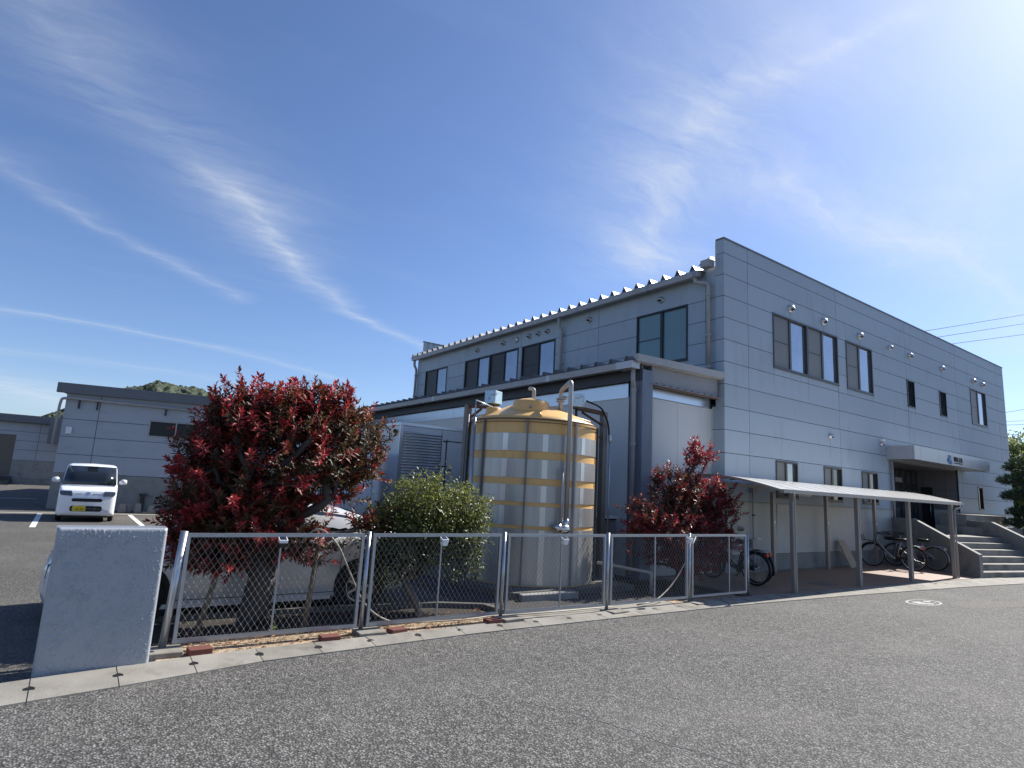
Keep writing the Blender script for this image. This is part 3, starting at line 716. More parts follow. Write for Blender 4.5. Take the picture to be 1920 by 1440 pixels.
for k in range(10): bmm.lathe([(.014, 0), (.014, .02)], (10.68+.26*k+rnd.uniform(-.02, .02), 9.17, 4.34), 6, 'y')
bmm.mi = 2; bmm.box(10.12, 9.60, 4.35, 10.20, YA, 4.68); bmm.box(10.12, 9.16, 4.35, 10.168, 9.6, 4.68)  # side beam coloured dark for the shadow beneath the gutter
bmm.build('beam', [M_beam, M_rust, M_dark], ax_)
ar = MB(); y = 9.2; xr0, xr1, rz0, rz1 = 9.93, 13.12, 4.70, 4.80; prof = []
while y < YA: prof += [(y, 0), (y+.11, 0), (y+.20, .20), (y+.235, .20), (y+.34, 0)]; y += .5
prof.append((y, 0))
for (ya, za), (yb, zb) in zip(prof, prof[1:]):
    ar.hexa([(xr0, ya, rz0+za-T0), (xr1, ya, rz1+za-T0), (xr1, yb, rz1+zb-T0), (xr0, yb, rz0+zb-T0), (xr0, ya, rz0+za), (xr1, ya, rz1+za), (xr1, yb, rz1+zb), (xr0, yb, rz0+zb)])
ar.mi = 1; y = 9.2
while y < YA:
    ar.add([(xr0-.004, y+.105, rz0-.02), (xr0-.004, y+.198, rz0+.205), (xr0-.004, y+.238, rz0+.205), (xr0-.004, y+.345, rz0-.02)], [(0, 1, 2, 3)]); y += .5
ar.mi = 0
ar.build('roof', [mat('weathered_dark_roof', (.15, .145, .145), .6, metal=.2, var=.2, stain=(.1, .08, .06), stain_amt=.5), M_dark], ax_)
af = MB(); af.hexa([(9.90, 9.03, 4.73), (13.12, 9.03, 4.80), (13.12, 9.08, 4.80), (9.90, 9.08, 4.73), (9.90, 9.03, 4.90), (13.12, 9.03, 4.97), (13.12, 9.20, 4.98), (9.90, 9.20, 4.91)])
af.hexa([(9.95, 9.08, 4.71), (13.1, 9.08, 4.78), (13.1, 9.25, 4.78), (9.95, 9.25, 4.71), (9.95, 9.08, 4.73), (13.1, 9.08, 4.80), (13.1, 9.25, 4.80), (9.95, 9.25, 4.73)])
af.build('fascia', M_fasc, ax_)
ag = MB(); ag.box(9.80, 9.62, 4.585, 9.95, YA+.1, 4.735)
ag.mi = 1; ag.box(9.79, 9.12, 4.58, 10.05, 9.615, 4.74)
for yy in (12.0, 18.2, 24.0): ag.box(9.795, yy, 4.58, 9.955, yy+.14, 4.74)
ag.mi = 2; ag.box(9.95, 9.62, 4.66, 10.13, YA, 4.70)
ag.build('eave_gutter', [M_fasc, M_canopy, M_dark], ax_)
downpipe(ax_, [(9.97, 9.24, 4.6), (9.97, 9.24, 4.3), (10.08, 9.30, 4.2), (10.08, 9.30, .1)], .05, cl=[(10.08, 9.30, 4.12), (10.08, 9.30, 2.9)])

# ------------------------------------------------------------------ stairs to the entrance
A = Vector((20.85, 6.28, 0)); sv = Vector((.463, .886, 0)); tv = Vector((.976, -.217, 0)); WD = 4.1
def sp(d, w_, z): q = A+sv*d+tv*w_; return (q.x, q.y, z)
st = thing('entrance_stairs', 'concrete entrance stairs with sloping side walls, leading up under the canopy', 'stairs', tuple(A))
tr = MB()
for k in range(6):
    d0 = .05+.37*k; d1 = 3.2 if k == 5 else d0+.40
    tr.hexa([sp(d0, .15, -.02), sp(d0, WD, -.02), sp(d1, WD, -.02), sp(d1, .15, -.02), sp(d0, .15, .17*(k+1)), sp(d0, WD, .17*(k+1)), sp(d1, WD, .17*(k+1)), sp(d1, .15, .17*(k+1))])
tr.build('steps', M_concl, st)
def sidewall(w0, w1, e0=0.0):
    mb = MB(); prf = [(e0, -.05), (3.16, -.05), (3.16, 1.51), (2.25, 1.52), (e0, .66-.0)]
    mb.prism(prf, lambda a, b, d: sp(a, d, b), w0, w1); return mb
o = sidewall(0, .15).build('side_wall', M_conc, st); o['label'] = 'sloping stair wall beside the bicycles'
o = sidewall(WD, WD+.18).build('side_wall', M_conc, st)
pl_ = MB(); pl_.hexa([(26.2, 8.2, 1.3), (30.5, 8.2, 1.3), (30.5, YF-.02, 1.3), (26.2, YF-.02, 1.3), (26.2, 8.2, 1.72), (30.5, 8.2, 1.72), (30.5, YF-.02, 1.74), (26.2, YF-.02, 1.74)])
pl_.hexa([sp(2.3, WD+.181, -.05), (30.5, 7.6, -.05), (30.5, YF-.02, -.05), (25.8, YF-.02, -.05), sp(2.3, WD+.181, 1.3), (30.5, 7.6, 1.3), (30.5, YF-.02, 1.3), (25.8, YF-.02, 1.3)])
pl_.build('landing_parapet', M_concl, st)
sheet('carport_floor', [(10.72, 6.82), (14.2, 6.66), (17.9, 6.48), (20.72, 6.22), (22.1, 8.93), (10.72, 8.93)], .045, M_floor, .1)
sheet('concrete_strip', [(10.72, 8.935), (22.1, 8.935), (22.1, 9.05), (10.72, 9.05)], .05, M_concl, .1)

# ------------------------------------------------------------------ bicycle carport
cp = thing('bicycle_carport', 'long bicycle shelter with arched pale roof on bronze posts before the office wall', 'carport', (11.5, 6.6, 0))
FP = [(12.01, 6.72), (14.76, 6.72), (17.24, 6.62), (19.68, 6.50)]
BP = [(14.78, 8.80), (17.5, 8.80), (20.6, 8.86)]
for x, y in FP:
    mb = MB(); mb.box(x-.05, y-.045, -.05, x+.05, y+.045, 2.0); o = mb.build('post', M_bronze, cp, .006)
    g = MB(); g.box(x-.012, y-.047, .02, x+.012, y-.0455, 1.95); g.build('groove', M_dark, o)
for x, y in BP: 
    mb = MB(); mb.box(x-.05, y-.045, -.05, x+.05, y+.045, 2.05); o = mb.build('post', M_bronze, cp, .006)
    MB().box(x-.03, y-.055, 1.25, x+.03, y-.046, 1.33).build('label_plate', M_sticker, o)
def arch(y):   # roof height over its depth
    t = (y-6.42)/(8.95-6.42); return 2.015+.36*math.sin(min(1, t*.62+.02)*math.pi/1.24*.98)-.0*t
RX0, RX1 = 11.45, 20.45
bays = 16
M_drib = mat('dark_rib', (.13, .12, .11), .5, metal=.3)
rp = MB(); rb = MB(); rb2 = MB(); NY = 12
def yfr(x): return 6.62-.016*(x-11.45)
def ry(x, k): return yfr(x)+(8.93-yfr(x))*k/NY
def rz(k): t = k/NY; return 2.045+.27*math.sin(t*2.1)
for i in range(bays):
    x0 = RX0+(RX1-RX0)*i/bays; x1 = RX0+(RX1-RX0)*(i+1)/bays
    for k in range(NY):
        rp.hexa([(x0+.02, ry(x0, k), rz(k)), (x1-.02, ry(x1, k), rz(k)), (x1-.02, ry(x1, k+1), rz(k+1)), (x0+.02, ry(x0, k+1), rz(k+1)),
                 (x0+.02, ry(x0, k), rz(k)+.006), (x1-.02, ry(x1, k), rz(k)+.006), (x1-.02, ry(x1, k+1), rz(k+1)+.006), (x0+.02, ry(x0, k+1), rz(k+1)+.006)])
rp.build('roof_sheet', M_poly, cp)
for i in range(bays+1):
    x0 = RX0+(RX1-RX0)*i/bays; big = i in (0, bays); h = .035 if big else .016; wd = .03 if big else .008; tp = .014 if big else .0085; cur = MB()
    for k in range(NY):
        cur.hexa([(x0-wd, ry(x0, k), rz(k)-h), (x0+wd, ry(x0, k), rz(k)-h), (x0+wd, ry(x0, k+1), rz(k+1)-h), (x0-wd, ry(x0, k+1), rz(k+1)-h),
                 (x0-wd, ry(x0, k), rz(k)+tp), (x0+wd, ry(x0, k), rz(k)+tp), (x0+wd, ry(x0, k+1), rz(k+1)+tp), (x0-wd, ry(x0, k+1), rz(k+1)+tp)])
    cur.build('rafter' if big else 'roof_rib', M_bronze if big else M_drib, cp)
fb = MB(); fb.hexa([(RX0, yfr(RX0)-.05, 1.985), (RX1, yfr(RX1)-.05, 1.985), (RX1, yfr(RX1)+.03, 1.985), (RX0, yfr(RX0)+.03, 1.985), (RX0, yfr(RX0)-.05, 2.06), (RX1, yfr(RX1)-.05, 2.06), (RX1, yfr(RX1)+.03, 2.05), (RX0, yfr(RX0)+.03, 2.05)])
fb.box(11.8, 8.83, 2.12, 20.6, 8.92, 2.2)
for (x, y), yb in zip(FP, (6.72,)*4): fb.beam((x, y, 1.99), (x, y+.01, 2.04), .1, .1)
fb.build('front_beam', M_bronze, cp)
for x, y in (FP[0], FP[3]):
    dp = MB(); dp.tube(fillet([(x-.30 if x < 15 else x+.25, y-.2, 2.0), (x-.30 if x < 15 else x+.25, y-.2, 1.93), (x-.09 if x < 15 else x+.09, y-.06, 1.86), (x-.09 if x < 15 else x+.09, y-.06, .05)], .05), .022, 8)
    dp.build('rain_pipe', M_pipe, cp)
lt = MB(); lt.smooth = True
lt.tube([(15.98, 8.80, 2.04), (16.62, 8.80, 2.04)], .055, 12); lt.smooth = False; lt.box(15.93, 8.76, 2.03, 16.67, 8.84, 2.10)
solo(lt, 'tube_lamp', M_sticker, 'unlit white tube lamp fixed under the back of the bicycle shelter roof', 'lamp')
cd = MB(); cd.tube([(14.2, 8.99, 2.3), (14.2, 8.99, .3)], .02, 8); cd.box(14.12, 8.93, 2.0, 14.34, 9.03, 2.16); cd.box(14.12, 8.95, .62, 14.28, 9.03, .86)
cd.mi = 1; cd.box(14.24, 8.90, .85, 14.44, 8.98, .875); cd.mi = 2; cd.box(14.17, 8.955, 1.42, 14.24, 9.0, 1.46)
solo(cd, 'wall_conduit', [M_pipe, M_sticker, M_black_p], 'grey electrical conduit with junction boxes running down the pale office base wall', 'conduit')
hm = MB(); hm.box(13.75, 6.98, .046, 14.35, 7.42, .050); tag(hm.build('drain_cover', M_hatch), 'dark steel drain cover set in the brown tiled shelter floor', 'drain cover')
bd = MB(); bd.beam((18.55, 8.93, .80), (18.62, 8.62, .06), .36, .05, (0, 1, .3))
solo(bd, 'leaning_board', M_board, 'pale board leaning against the office wall beside the bicycles', 'board')

# ------------------------------------------------------------------ buildings behind the parking lot
wb = thing('warehouse', 'grey-blue panelled warehouse with dark roof edge and rain pipe, behind the white microvan', 'building', (-.45, 30.5, 0), R(-13), local=True)
# local axes: x along the front wall to the right, -y towards the road
fWb = lambda u, z, d: (u, -d, z)
w = MB(); hol = (3.05, 3.08, 5.2, 3.80)
panel_wall(w, fWb, [0.0, 1.2, 8.0, 15], [1.42, 2.16, 2.87, 3.58, 4.62], [hol], .012)
w.mi = 0; w.box(0, .08, 1.42, .06, 22, 4.62); w.box(14.94, .08, 1.42, 15, 22, 4.62)
w.build('wall', [M_bldg, M_joint], wb)
b = MB(); b.box(-.02, -.03, -.1, 15, 22, 1.40); b.mi = 1
for u in (2.1, 6.0, 9.8): b.box(u, -.05, 0, u+.12, -.031, 1.39)
b.build('foundation', [M_conc, M_bldg], wb)
r_ = MB(); r_.box(-.32, -.22, 4.62, 15.3, -.02, 5.02); r_.box(-.32, -.02, 4.70, -.12, 22, 5.02); r_.box(-.12, -.02, 4.88, 15.3, 22, 4.95)
r_.mi = 1; r_.box(-.10, .0, 4.63, .0, 22, 4.88)
r_.build('roof', [M_capd, M_dark], wb)
g = MB(); g.tube(fillet([(7, -.16, 4.30), (.25, -.16, 4.42), (-.12, -.12, 4.38), (-.16, -.10, 4.1), (-.18, -.08, 2.5)], .08), .055, 8)
g.build('rain_pipe', M_pipe, wb)
for u in (.48, 1.12, 3.6, 5.4): MB().box(u-.02, -.13, 4.02, u+.02, -.0, 4.42).build('pipe_bracket', M_dark, wb)
f = MB(); a0, z0, a1, z1 = hol
for q in ((a0, z0, a1, z0+.06), (a0, z1-.06, a1, z1), (a0, z0+.06, a0+.06, z1-.06), (a1-.06, z0+.06, a1, z1-.06), (4.06, z0+.06, 4.11, z1-.06)): slab(f, fWb, q, -.08, .03)
o = f.build('window', M_pipe, wb); g = MB(); slab(g, fWb, (a0+.06, z0+.06, a1-.06, z1-.06), -.06, -.03); g.build('pane', mat('dark_curtained_glass', (.02, .026, .028), .3, spec=.25), o)
MB().box(.18, -.08, 2.98, .38, 0, 3.26).build('wall_box', M_sticker, wb, .01)

fb_ = thing('shutter_warehouse', 'far low warehouse with corrugated roof edge and a brown roller shutter, beyond the parking lot', 'building', (-.2, 60, 0), R(-4), local=True)
w = MB(); hol2 = (-7.2, .62, -3.35, 3.75)
panel_wall(w, fWb, [-24, -12, -1.95, 4.0], [1.85, 2.62, 3.32, 4.02, 4.72], [hol2], .014)
w.mi = 0; w.box(-24, .08, 0, 4, 20, 4.7)
w.build('wall', [M_bldg, M_joint], fb_)
b = MB()
for q in subtract((-24, 0, 4, 1.83), [hol2]): slab(b, fWb, q, -.08, .03)
b.build('foundation', M_conc, fb_)
r_ = MB(); r_.box(-24.2, -.5, 4.72, 3.0, -.45, 5.28); x = -24.2
while x < 3: r_.box(x, -.53, 4.72, x+.2, -.505, 5.28); x += .4
r_.box(-24.2, -.45, 4.9, 3, 20, 4.96); r_.mi = 1; r_.box(-24.2, -.45, 4.70, 3.0, .1, 4.74)
r_.build('roof', [M_capd, M_dark], fb_)
s_ = MB(); z = .66
while z < 3.75: s_.box(-7.2, .02, z, -3.35, .05, z+.085); z += .1
s_.mi = 1; s_.box(-7.2, .06, .6, -3.35, .09, 3.75)
s_.build('roller_shutter', [M_shut, M_dark], fb_)
k = MB(); k.box(-24, -.45, .36, -3.2, .0, .58); 
for u in (-6.9, -5.6, -4.4, -3.3): k.box(u, -.4, 0, u+.2, -.1, .36)
k.build('loading_step', M_dark, fb_)
k = MB(); k.box(-2.6, -.5, .42, 2, -.42, .48)
for u in (-2.5, -1.2, .2, 1.5): k.box(u, -.49, 0, u+.05, -.43, .42)
k.build('guard_rail', M_capd, fb_)
MB().box(-1.2, -2.4, 3.2, .8, -.55, 4.9).build('duct_box', M_capd, fb_)
for i, (x, y, rz, s) in enumerate(((1.95, 28.55, .05, 1), (2.13, 28.75, -.03, 1), (2.48, 28.6, .02, 1.05), (2.93, 28.35, .0, .9))):
    mb = MB(); h = .34*s
    mb.hexa([(-.13, -.1, 0), (.13, -.1, 0), (.13, .1, 0), (-.13, .1, 0), (-.10, -.08, h), (.10, -.08, h), (.10, .08, h), (-.10, .08, h)])
    if i == 3: mb.box(-.3, -.14, 0, .3, .14, .06)
    o = solo(mb, 'concrete_block', M_conc, ['weathered concrete block nearest the white microvan, by the warehouse wall', 'weathered concrete block second from the white microvan', 'wider weathered concrete block between the pair and the tapered one', 'tapered concrete block on a flat base, farthest right from the white microvan'][i], 'block', 'concrete blocks at the warehouse foot', bevel=.012)
    o.location = (x, y, 0); o.rotation_euler = (0, 0, rz)
mb = MB(); mb.box(2.62, 29.6, 0, 2.74, 29.72, .62); mb.box(2.56, 29.55, .62, 2.80, 29.77, .72)
solo(mb, 'brown_standpipe', M_frame, 'short dark brown standpipe against the warehouse foundation', 'standpipe')

# ------------------------------------------------------------------ white stucco block wall
def stucco_block(x0, y0, z0, x1, y1, z1):
    # roller-textured render: a fine grid on the long faces pushed in and out by a few millimetres
    rs = np.random.RandomState(2); st_ = .0065
    nx, nz = int((x1-x0)/st_), int((z1-z0)/st_)
    def field(n, m):
        f = rs.rand(n, m)
        g = sum(np.roll(np.roll(f, a, 0), b, 1) for a in (0, 1) for b in (0, 1))/4
        c = rs.rand(n//9+3, m//9+3); yi = np.linspace(0, c.shape[0]-1.001, n); xi = np.linspace(0, c.shape[1]-1.001, m)
        y_, x_ = yi.astype(int), xi.astype(int); fy_, fx_ = (yi-y_)[:, None], (xi-x_)[None]
        big = c[y_][:, x_]*(1-fy_)*(1-fx_)+c[y_+1][:, x_]*fy_*(1-fx_)+c[y_][:, x_+1]*(1-fy_)*fx_+c[y_+1][:, x_+1]*fy_*fx_
        return g, big
    g, big = field(nx+1, nz+1)
    dens = np.clip((big-.26)*.36, 0, .18)*np.linspace(1.5, .35, nx+1)[:, None]; spk = (rs.rand(nx+1, nz+1) < dens)*(.4+.6*rs.rand(nx+1, nz+1)); spk = np.maximum(spk, np.roll(spk, 1, 1)*.7)
    mb = MB(); vs = []
    edge = lambda a, n: min(1, min(a, n-a)/3)
    for s_, yy in ((-1, y0), (1, y1)):
        vs = []
        for i in range(nx+1):
            for k in range(nz+1):
                e = edge(i, nx)*edge(k, nz); amp = .0095*(.25+1.5*max(0, big[i, k]-.35)*(1.3-.8*i/nx))
                u_, w_ = x0+(x1-x0)*i/nx, z0+(z1-z0)*k/nz
                r = .03; du = max(0, r-min(u_-x0, x1-u_)); dw = max(0, r-min(w_-z0+1, z1-w_)); ins = r-math.sqrt(max(0, r*r-min(r, math.hypot(du, dw))**2))
                vs.append((u_, yy-s_*ins+s_*(spk[i, k]*.009+(g[i, k]-.5)*.0016)*e, w_))
        fs = [(i*(nz+1)+k, (i+1)*(nz+1)+k, (i+1)*(nz+1)+k+1, i*(nz+1)+k+1) for i in range(nx) for k in range(nz)]
        mb.smooth = True; mb.add(vs, fs if s_ < 0 else [f[::-1] for f in fs])
    mb.smooth = False; ya, yb = y0+.03, y1-.03
    mb.add([(x0, ya, z0), (x0, yb, z0), (x0, yb, z1), (x0, ya, z1)], [(3, 2, 1, 0)]); mb.add([(x1, ya, z0), (x1, yb, z0), (x1, yb, z1), (x1, ya, z1)], [(0, 1, 2, 3)])
    mb.add([(x0, ya, z1), (x1, ya, z1), (x1, yb, z1), (x0, yb, z1)], [(0, 1, 2, 3)])
    return mb
bw = stucco_block(0.0, 6.63, .0, .85, 6.93, 1.245)
o = bw.build('gate_pillar', M_white)
tag(o, 'thick white stucco wall block with sunlit top edge at the parking lot entrance', 'wall block')

# ------------------------------------------------------------------ chain-link style fence
PX = [(1.02, 7.02), (3.03, 6.99), (5.02, 6.97), (6.93, 6.87), (8.90, 6.86), (10.62, 6.85)]
MIDS = [2.01, 4.02, 6.01, 8.0, 10.02]
fe = thing('mesh_fence', 'galvanised steel fence of diamond mesh panels between the curb and the shrubs', 'fence', (1.02, 7.0, 0))
HF = 1.17
for i, (x, y) in enumerate(PX):
    mb = MB(); r = .036 if i == 0 else .026
    if i == 0: mb.tube([(x-.03, y, -.02), (x+.03, y, HF+.015)], r, 14)
    else: mb.tube([(x, y, -.02), (x, y, HF+.015)], r, 12)
    mb.build('post', M_galv, fe)
def clipseg(x0, z0, x1, z1, X0, X1, Z0, Z1):
    t0, t1 = 0, 1; dx, dz = x1-x0, z1-z0
    for p, q in ((-dx, x0-X0), (dx, X1-x0), (-dz, z0-Z0), (dz, Z1-z0)):
        if p == 0:
            if q < 0: return None
        else:
            t = q/p
            if p < 0: t0 = max(t0, t)
            else: t1 = min(t1, t)
    return None if t0 >= t1 else ((x0+dx*t0, z0+dz*t0), (x0+dx*t1, z0+dz*t1))
for i in range(5):
    (xa, ya), (xb, yb) = PX[i], PX[i+1]
    xa += .055; xb -= .055; z0 = .10; z1 = HF-.005
    def fy(x): return ya+(yb-ya)*(x-xa)/(xb-xa)
    mb = MB(); t = .02
    mb.beam((xa, fy(xa), z1-.02), (xb, fy(xb), z1-.02), .035, .04); mb.beam((xa, fy(xa), z0+.02), (xb, fy(xb), z0+.02), .035, .04)
    mb.beam((xa+t, fy(xa), z0+.04), (xa+t, fy(xa), z1-.04), .035, .035, (1, 0, 0)); mb.beam((xb-t, fy(xb), z0+.04), (xb-t, fy(xb), z1-.04), .035, .035, (1, 0, 0))
    fr = mb.build('panel', M_galv, fe)
    mb = MB(); m = MIDS[i]; mb.beam((m, fy(m)-.012, z0+.04), (m, fy(m)-.012, z1-.04), .018, .018, (1, 0, 0)); mb.build('mid_rail', M_galv, fr)
    mb = MB(); Wd, Hd = .067, .100; sl = Hd/Wd
    n = int((xb-xa)/Wd+ (z1-z0)/Hd)+3; rr = .0020
    for dr in (1, -1):
        for k in range(-int((z1-z0)/Hd)-2, n):
            xs0 = xa+k*Wd if dr == 1 else xa+k*Wd
            L = (z1-z0)/sl
            seg = clipseg(xs0, z0 if dr == 1 else z1, xs0+L, z1 if dr == 1 else z0, xa+t, xb-t, z0+.03, z1-.03)
            if seg:
                (p0, q0), (p1, q1) = seg; off = .002*dr
                mb.tube([(p0, fy(p0)+off, q0), (p1, fy(p1)+off, q1)], rr, 3, False)
    mb.build('mesh', M_mesh, fr)
# solar lamps hooked on the fence
for i, (x, y, lab) in enumerate(((2.01, 6.985, 'small solar lamp on the fence in front of the big red bush'), (4.02, 6.96, 'small solar lamp on the fence in front of the green bush'), (6.01, 6.90, 'small solar lamp on the fence in front of the tank'), (8.80, 6.84, 'small solar lamp near a fence post in front of the small red bush'))):
    t = thing('solar_lamp', lab, 'lamp', (x, y, 1.09), group='solar lamps on the mesh fence')
    mb = MB(); mb.hexa([(x-.045, y-.10, 1.07), (x+.045, y-.10, 1.07), (x+.045, y-.03, 1.09), (x-.045, y-.03, 1.09), (x-.045, y-.10, 1.10), (x+.045, y-.10, 1.10), (x+.045, y-.03, 1.13), (x-.045, y-.03, 1.13)])
    mb.mi = 1; mb.hexa([(x-.035, y-.092, 1.1045), (x+.035, y-.092, 1.1045), (x+.035, y-.036, 1.128), (x-.035, y-.036, 1.128), (x-.035, y-.092, 1.107), (x+.035, y-.092, 1.107), (x+.035, y-.036, 1.1305), (x-.035, y-.036, 1.1305)])
    mb.build('solar_panel', [M_sticker, M_solar], t)
    mb = MB(); mb.hexa([(x-.03, y-.09, 1.02), (x+.03, y-.09, 1.02), (x+.03, y-.03, 1.02), (x-.03, y-.03, 1.02), (x-.045, y-.095, 1.068), (x+.045, y-.095, 1.068), (x+.045, y-.03, 1.068), (x-.045, y-.03, 1.068)])
    mb.build('lamp_head', M_black_p if i == 0 else M_sticker, t)
# footings under posts and bricks under panels
FTL = ['pale concrete footing slab under the first fence post beside the white wall block', 'pale concrete footing slab under the second fence post, between two bricks', 'pale concrete footing slab under the third fence post, left of the tank', 'pale concrete footing slab under the fourth fence post, right of the tank', 'flat concrete footing slab under the fifth fence post']
for i, (x, y) in enumerate(PX[:5]):
    mb = MB(); mb.box(-.16, -.20, -.03, .16, .10, .075 if i < 3 else .05)
    o = solo(mb, 'footing_slab', M_concl, FTL[i], 'footing', 'footing slabs under the fence posts', bevel=.008)
    o.location = (x+(.08 if i else -.02), y-.03, .0); o.rotation_euler = (0, 0, rnd.uniform(-.08, .08))
for i, (x, y, rz, lab) in enumerate(((1.30, 6.86, .05, 'red brick beside the first footing slab, nearest the white wall block'), (2.60, 6.84, -.05, 'red brick under the first fence panel, left of the second post'), (3.42, 6.86, .12, 'red brick just right of the second fence post'), (4.80, 6.86, .0, 'red brick touching the footing of the third fence post'))):
    mb = MB(); mb.box(-.105, -.10, 0, .105, .05, .075)
    o = solo(mb, 'brick', M_brick, lab, 'brick', 'bricks under the fence', bevel=.006)
    o.location = (x, y, .01); o.rotation_euler = (0, 0, rz)

# ------------------------------------------------------------------ tank
TC = Vector((7.45, 9.58, .12)); TR = 1.28
tk = thing('storage_tank', 'tall cylindrical tank wrapped in dull stainless sheet with yellow bands and a domed yellow lid', 'tank', tuple(TC))
bands = [(.14, 1.09, 0), (1.09, 1.15, 1), (1.15, 1.49, 0), (1.49, 1.56, 1), (1.56, 1.86, 0), (1.86, 1.98, 1), (1.98, 2.32, 0), (2.32, 2.46, 1), (2.46, 2.78, 0), (2.78, 3.04, 1)]
body = MB(); body.smooth = True
body.lathe([(TR-.012, 0), (TR-.012, 3.04-.0)], (TC.x, TC.y, .0), 96, caps=False)
body.build('yellow_body', M_yellow, tk)
for z0, z1, k in bands:
    if k == 0:
        mb = MB(); mb.smooth = True; mb.lathe([(TR-.01, z0), (TR+.004, z0), (TR+.004, z1), (TR-.01, z1)], (TC.x, TC.y, 0), 96, caps=False)
        o = mb.build('steel_cladding', M_stain, tk)
        md = o.modifiers.new('es', 'EDGE_SPLIT'); md.split_angle = R(40)
lid = MB(); lid.smooth = True
lid.lathe([(TR-.012, 3.04), (TR-.01, 3.07), (1.10, 3.15), (.80, 3.28), (.55, 3.40), (.40, 3.44), (0, 3.45)], (TC.x, TC.y, 0), 64, caps=False)
def az_dir(deg): a = R(deg); return Vector((math.sin(a), math.cos(a), 0))
view = az_dir(37.87+180); side = az_dir(37.87+90)
lo = lid.build('lid', M_yellow, tk)
lc = TC+view*.52-side*.06
mb = MB(); mb.smooth = True; mb.lathe([(.35, 3.22), (.35, 3.43), (.33, 3.46), (.27, 3.47), (.2, 3.50), (0, 3.515)], (lc.x, lc.y, 0), 40, caps=False)
mh_ = mb.build('manhole_cover', M_yellow, tk)
for sgn, dd, hh in ((-1, .80, 3.36), (1, .62, 3.30)):
    c = TC+side*sgn*dd+view*(.30 if sgn > 0 else .12); mb = MB(); mb.smooth = True
    mb.lathe([(.17, 3.05), (.16, hh-.02), (.14, hh), (0, hh+.005)], (c.x, c.y, 0), 20, caps=False)
    p0 = TC+side*sgn*.25+view*.1; p1 = c
    mb.tube([(p0.x, p0.y, 3.34), (p1.x, p1.y, hh-.12)], .075, 8)
    mb.build('lid_boss', M_yellow, tk)
for a in (20, 80, 140, 200, 260, 320):
    d = az_dir(a+12); mb = MB(); mb.tube([(TC.x+d.x*.35, TC.y+d.y*.35, 3.37), (TC.x+d.x*1.2, TC.y+d.y*1.2, 3.10)], .045, 8); mb.build('lid_rib', M_yellow, tk)
for zz, tt in ((3.035, .02), (2.985, .008)):
    mb = MB(); mb.lathe([(TR+.008, zz), (TR+.028, zz), (TR+.028, zz+tt), (TR+.008, zz+tt)], (TC.x, TC.y, 0), 96, caps=False); mb.build('hoop', M_dark, tk)
# vertical angle bars, each placed by the compass direction it faces
M_gbar = mat('weathered_grey_bar', (.19, .18, .17), .5, metal=.3, var=.15)
for a, m_, w_ in ((222, M_gbar, .02), (262, M_gbar, .02), (290, M_dark, .02), (180, M_pipe, .025), (140, M_dark, .02)):
    d = az_dir(a); q = TC+d*(TR+.02); tdir = d.cross(Vector((0, 0, 1)))
    mb = MB(); mb.beam((q.x, q.y, .14), (q.x, q.y, 3.03), .05, .03, tdir); mb.build('upright_bar', m_, tk)
M_slap = mat('clean_stainless_lap', (.62, .61, .58), .3, metal=.7, var=.08)
# sheet laps that catch light differently
for a in (207, 170, 240, 276):
    d = az_dir(a); q = TC+d*(TR+.0045)
    for z0, z1, k in bands:
        if k == 0:
            mb2 = MB(); td = d.cross(Vector((0, 0, 1)));
            mb2.beam((q.x, q.y, z0+.005), (q.x, q.y, z1-.005), .004, .10, td); mb2.build('sheet_lap', M_slap, tk)
dp_ = MB(); dp_.tube([(lc.x+view.x*.34, lc.y+view.y*.34, 3.33), (lc.x+view.x*.36, lc.y+view.y*.36, 3.30)], .03, 8); dp_.build('latch', M_pipe, tk)
# plinth
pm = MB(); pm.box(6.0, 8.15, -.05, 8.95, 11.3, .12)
solo(pm, 'tank_plinth', M_dconc, 'low concrete plinth slab carrying the cylindrical tank', 'plinth', bevel=.01)  # shade around the tank painted in by the dark concrete
ps = MB(); ps.hexa([(6.15, 7.98, -.02), (7.30, 7.90, -.02), (7.34, 8.13, -.02), (6.2, 8.13, -.02), (6.15, 7.98, .11), (7.30, 7.90, .11), (7.34, 8.13, .11), (6.2, 8.13, .11)])
solo(ps, 'concrete_slab', M_conc, 'front slab of the tank plinth behind the fence, coloured pale as its sunlit part', 'slab', bevel=.008)  # paler concrete paints the sunlit front of the plinth
# steel frame around the tank
sf = thing('steel_gantry', 'rusty steel frame with two tall columns and bracket arms standing round the tank', 'frame', (9.2, 9.4, 0))
def at_az(deg, dist, z): a = R(deg); return (math.sin(a)*dist, math.cos(a)*dist, z)
for nm, p, zt in (('column', (9.13, 9.28), 3.50), ('column', (6.86, 11.15), 3.52)):
    mb = MB(); mb.box(p[0]-.06, p[1]-.06, .0, p[0]+.06, p[1]+.06, zt); mb.build(nm, mat('brown_steel', (.20, .185, .165), .6, metal=.2, var=.12, stain=(.13, .08, .05), stain_amt=.5, stain_scale=5), sf)
arm = MB(); arm.beam((9.13, 9.28, 3.47), (8.42, 9.30, 3.50), .08, .08); arm.beam((9.13, 9.28, 3.2), (8.6, 9.4, 3.45), .04, .04); arm.beam((9.13, 9.28, 2.95), (8.65, 9.3, 2.95), .04, .04)
arm.build('bracket', M_rust, sf)
arm = MB(); arm.beam((6.86, 11.15, 3.50), (7.0, 10.5, 3.44), .07, .07); arm.beam((6.86, 11.15, 3.2), (6.95, 10.75, 3.42), .04, .04); arm.build('bracket', M_rust, sf)
mb = MB()
q0 = Vector(at_az(31.7, 11.6, 0)); mb.tube([(q0.x, q0.y, .1), (q0.x, q0.y, 3.15)], .018, 8)
mb.build('side_rail', M_gbar, sf)
mb = MB()
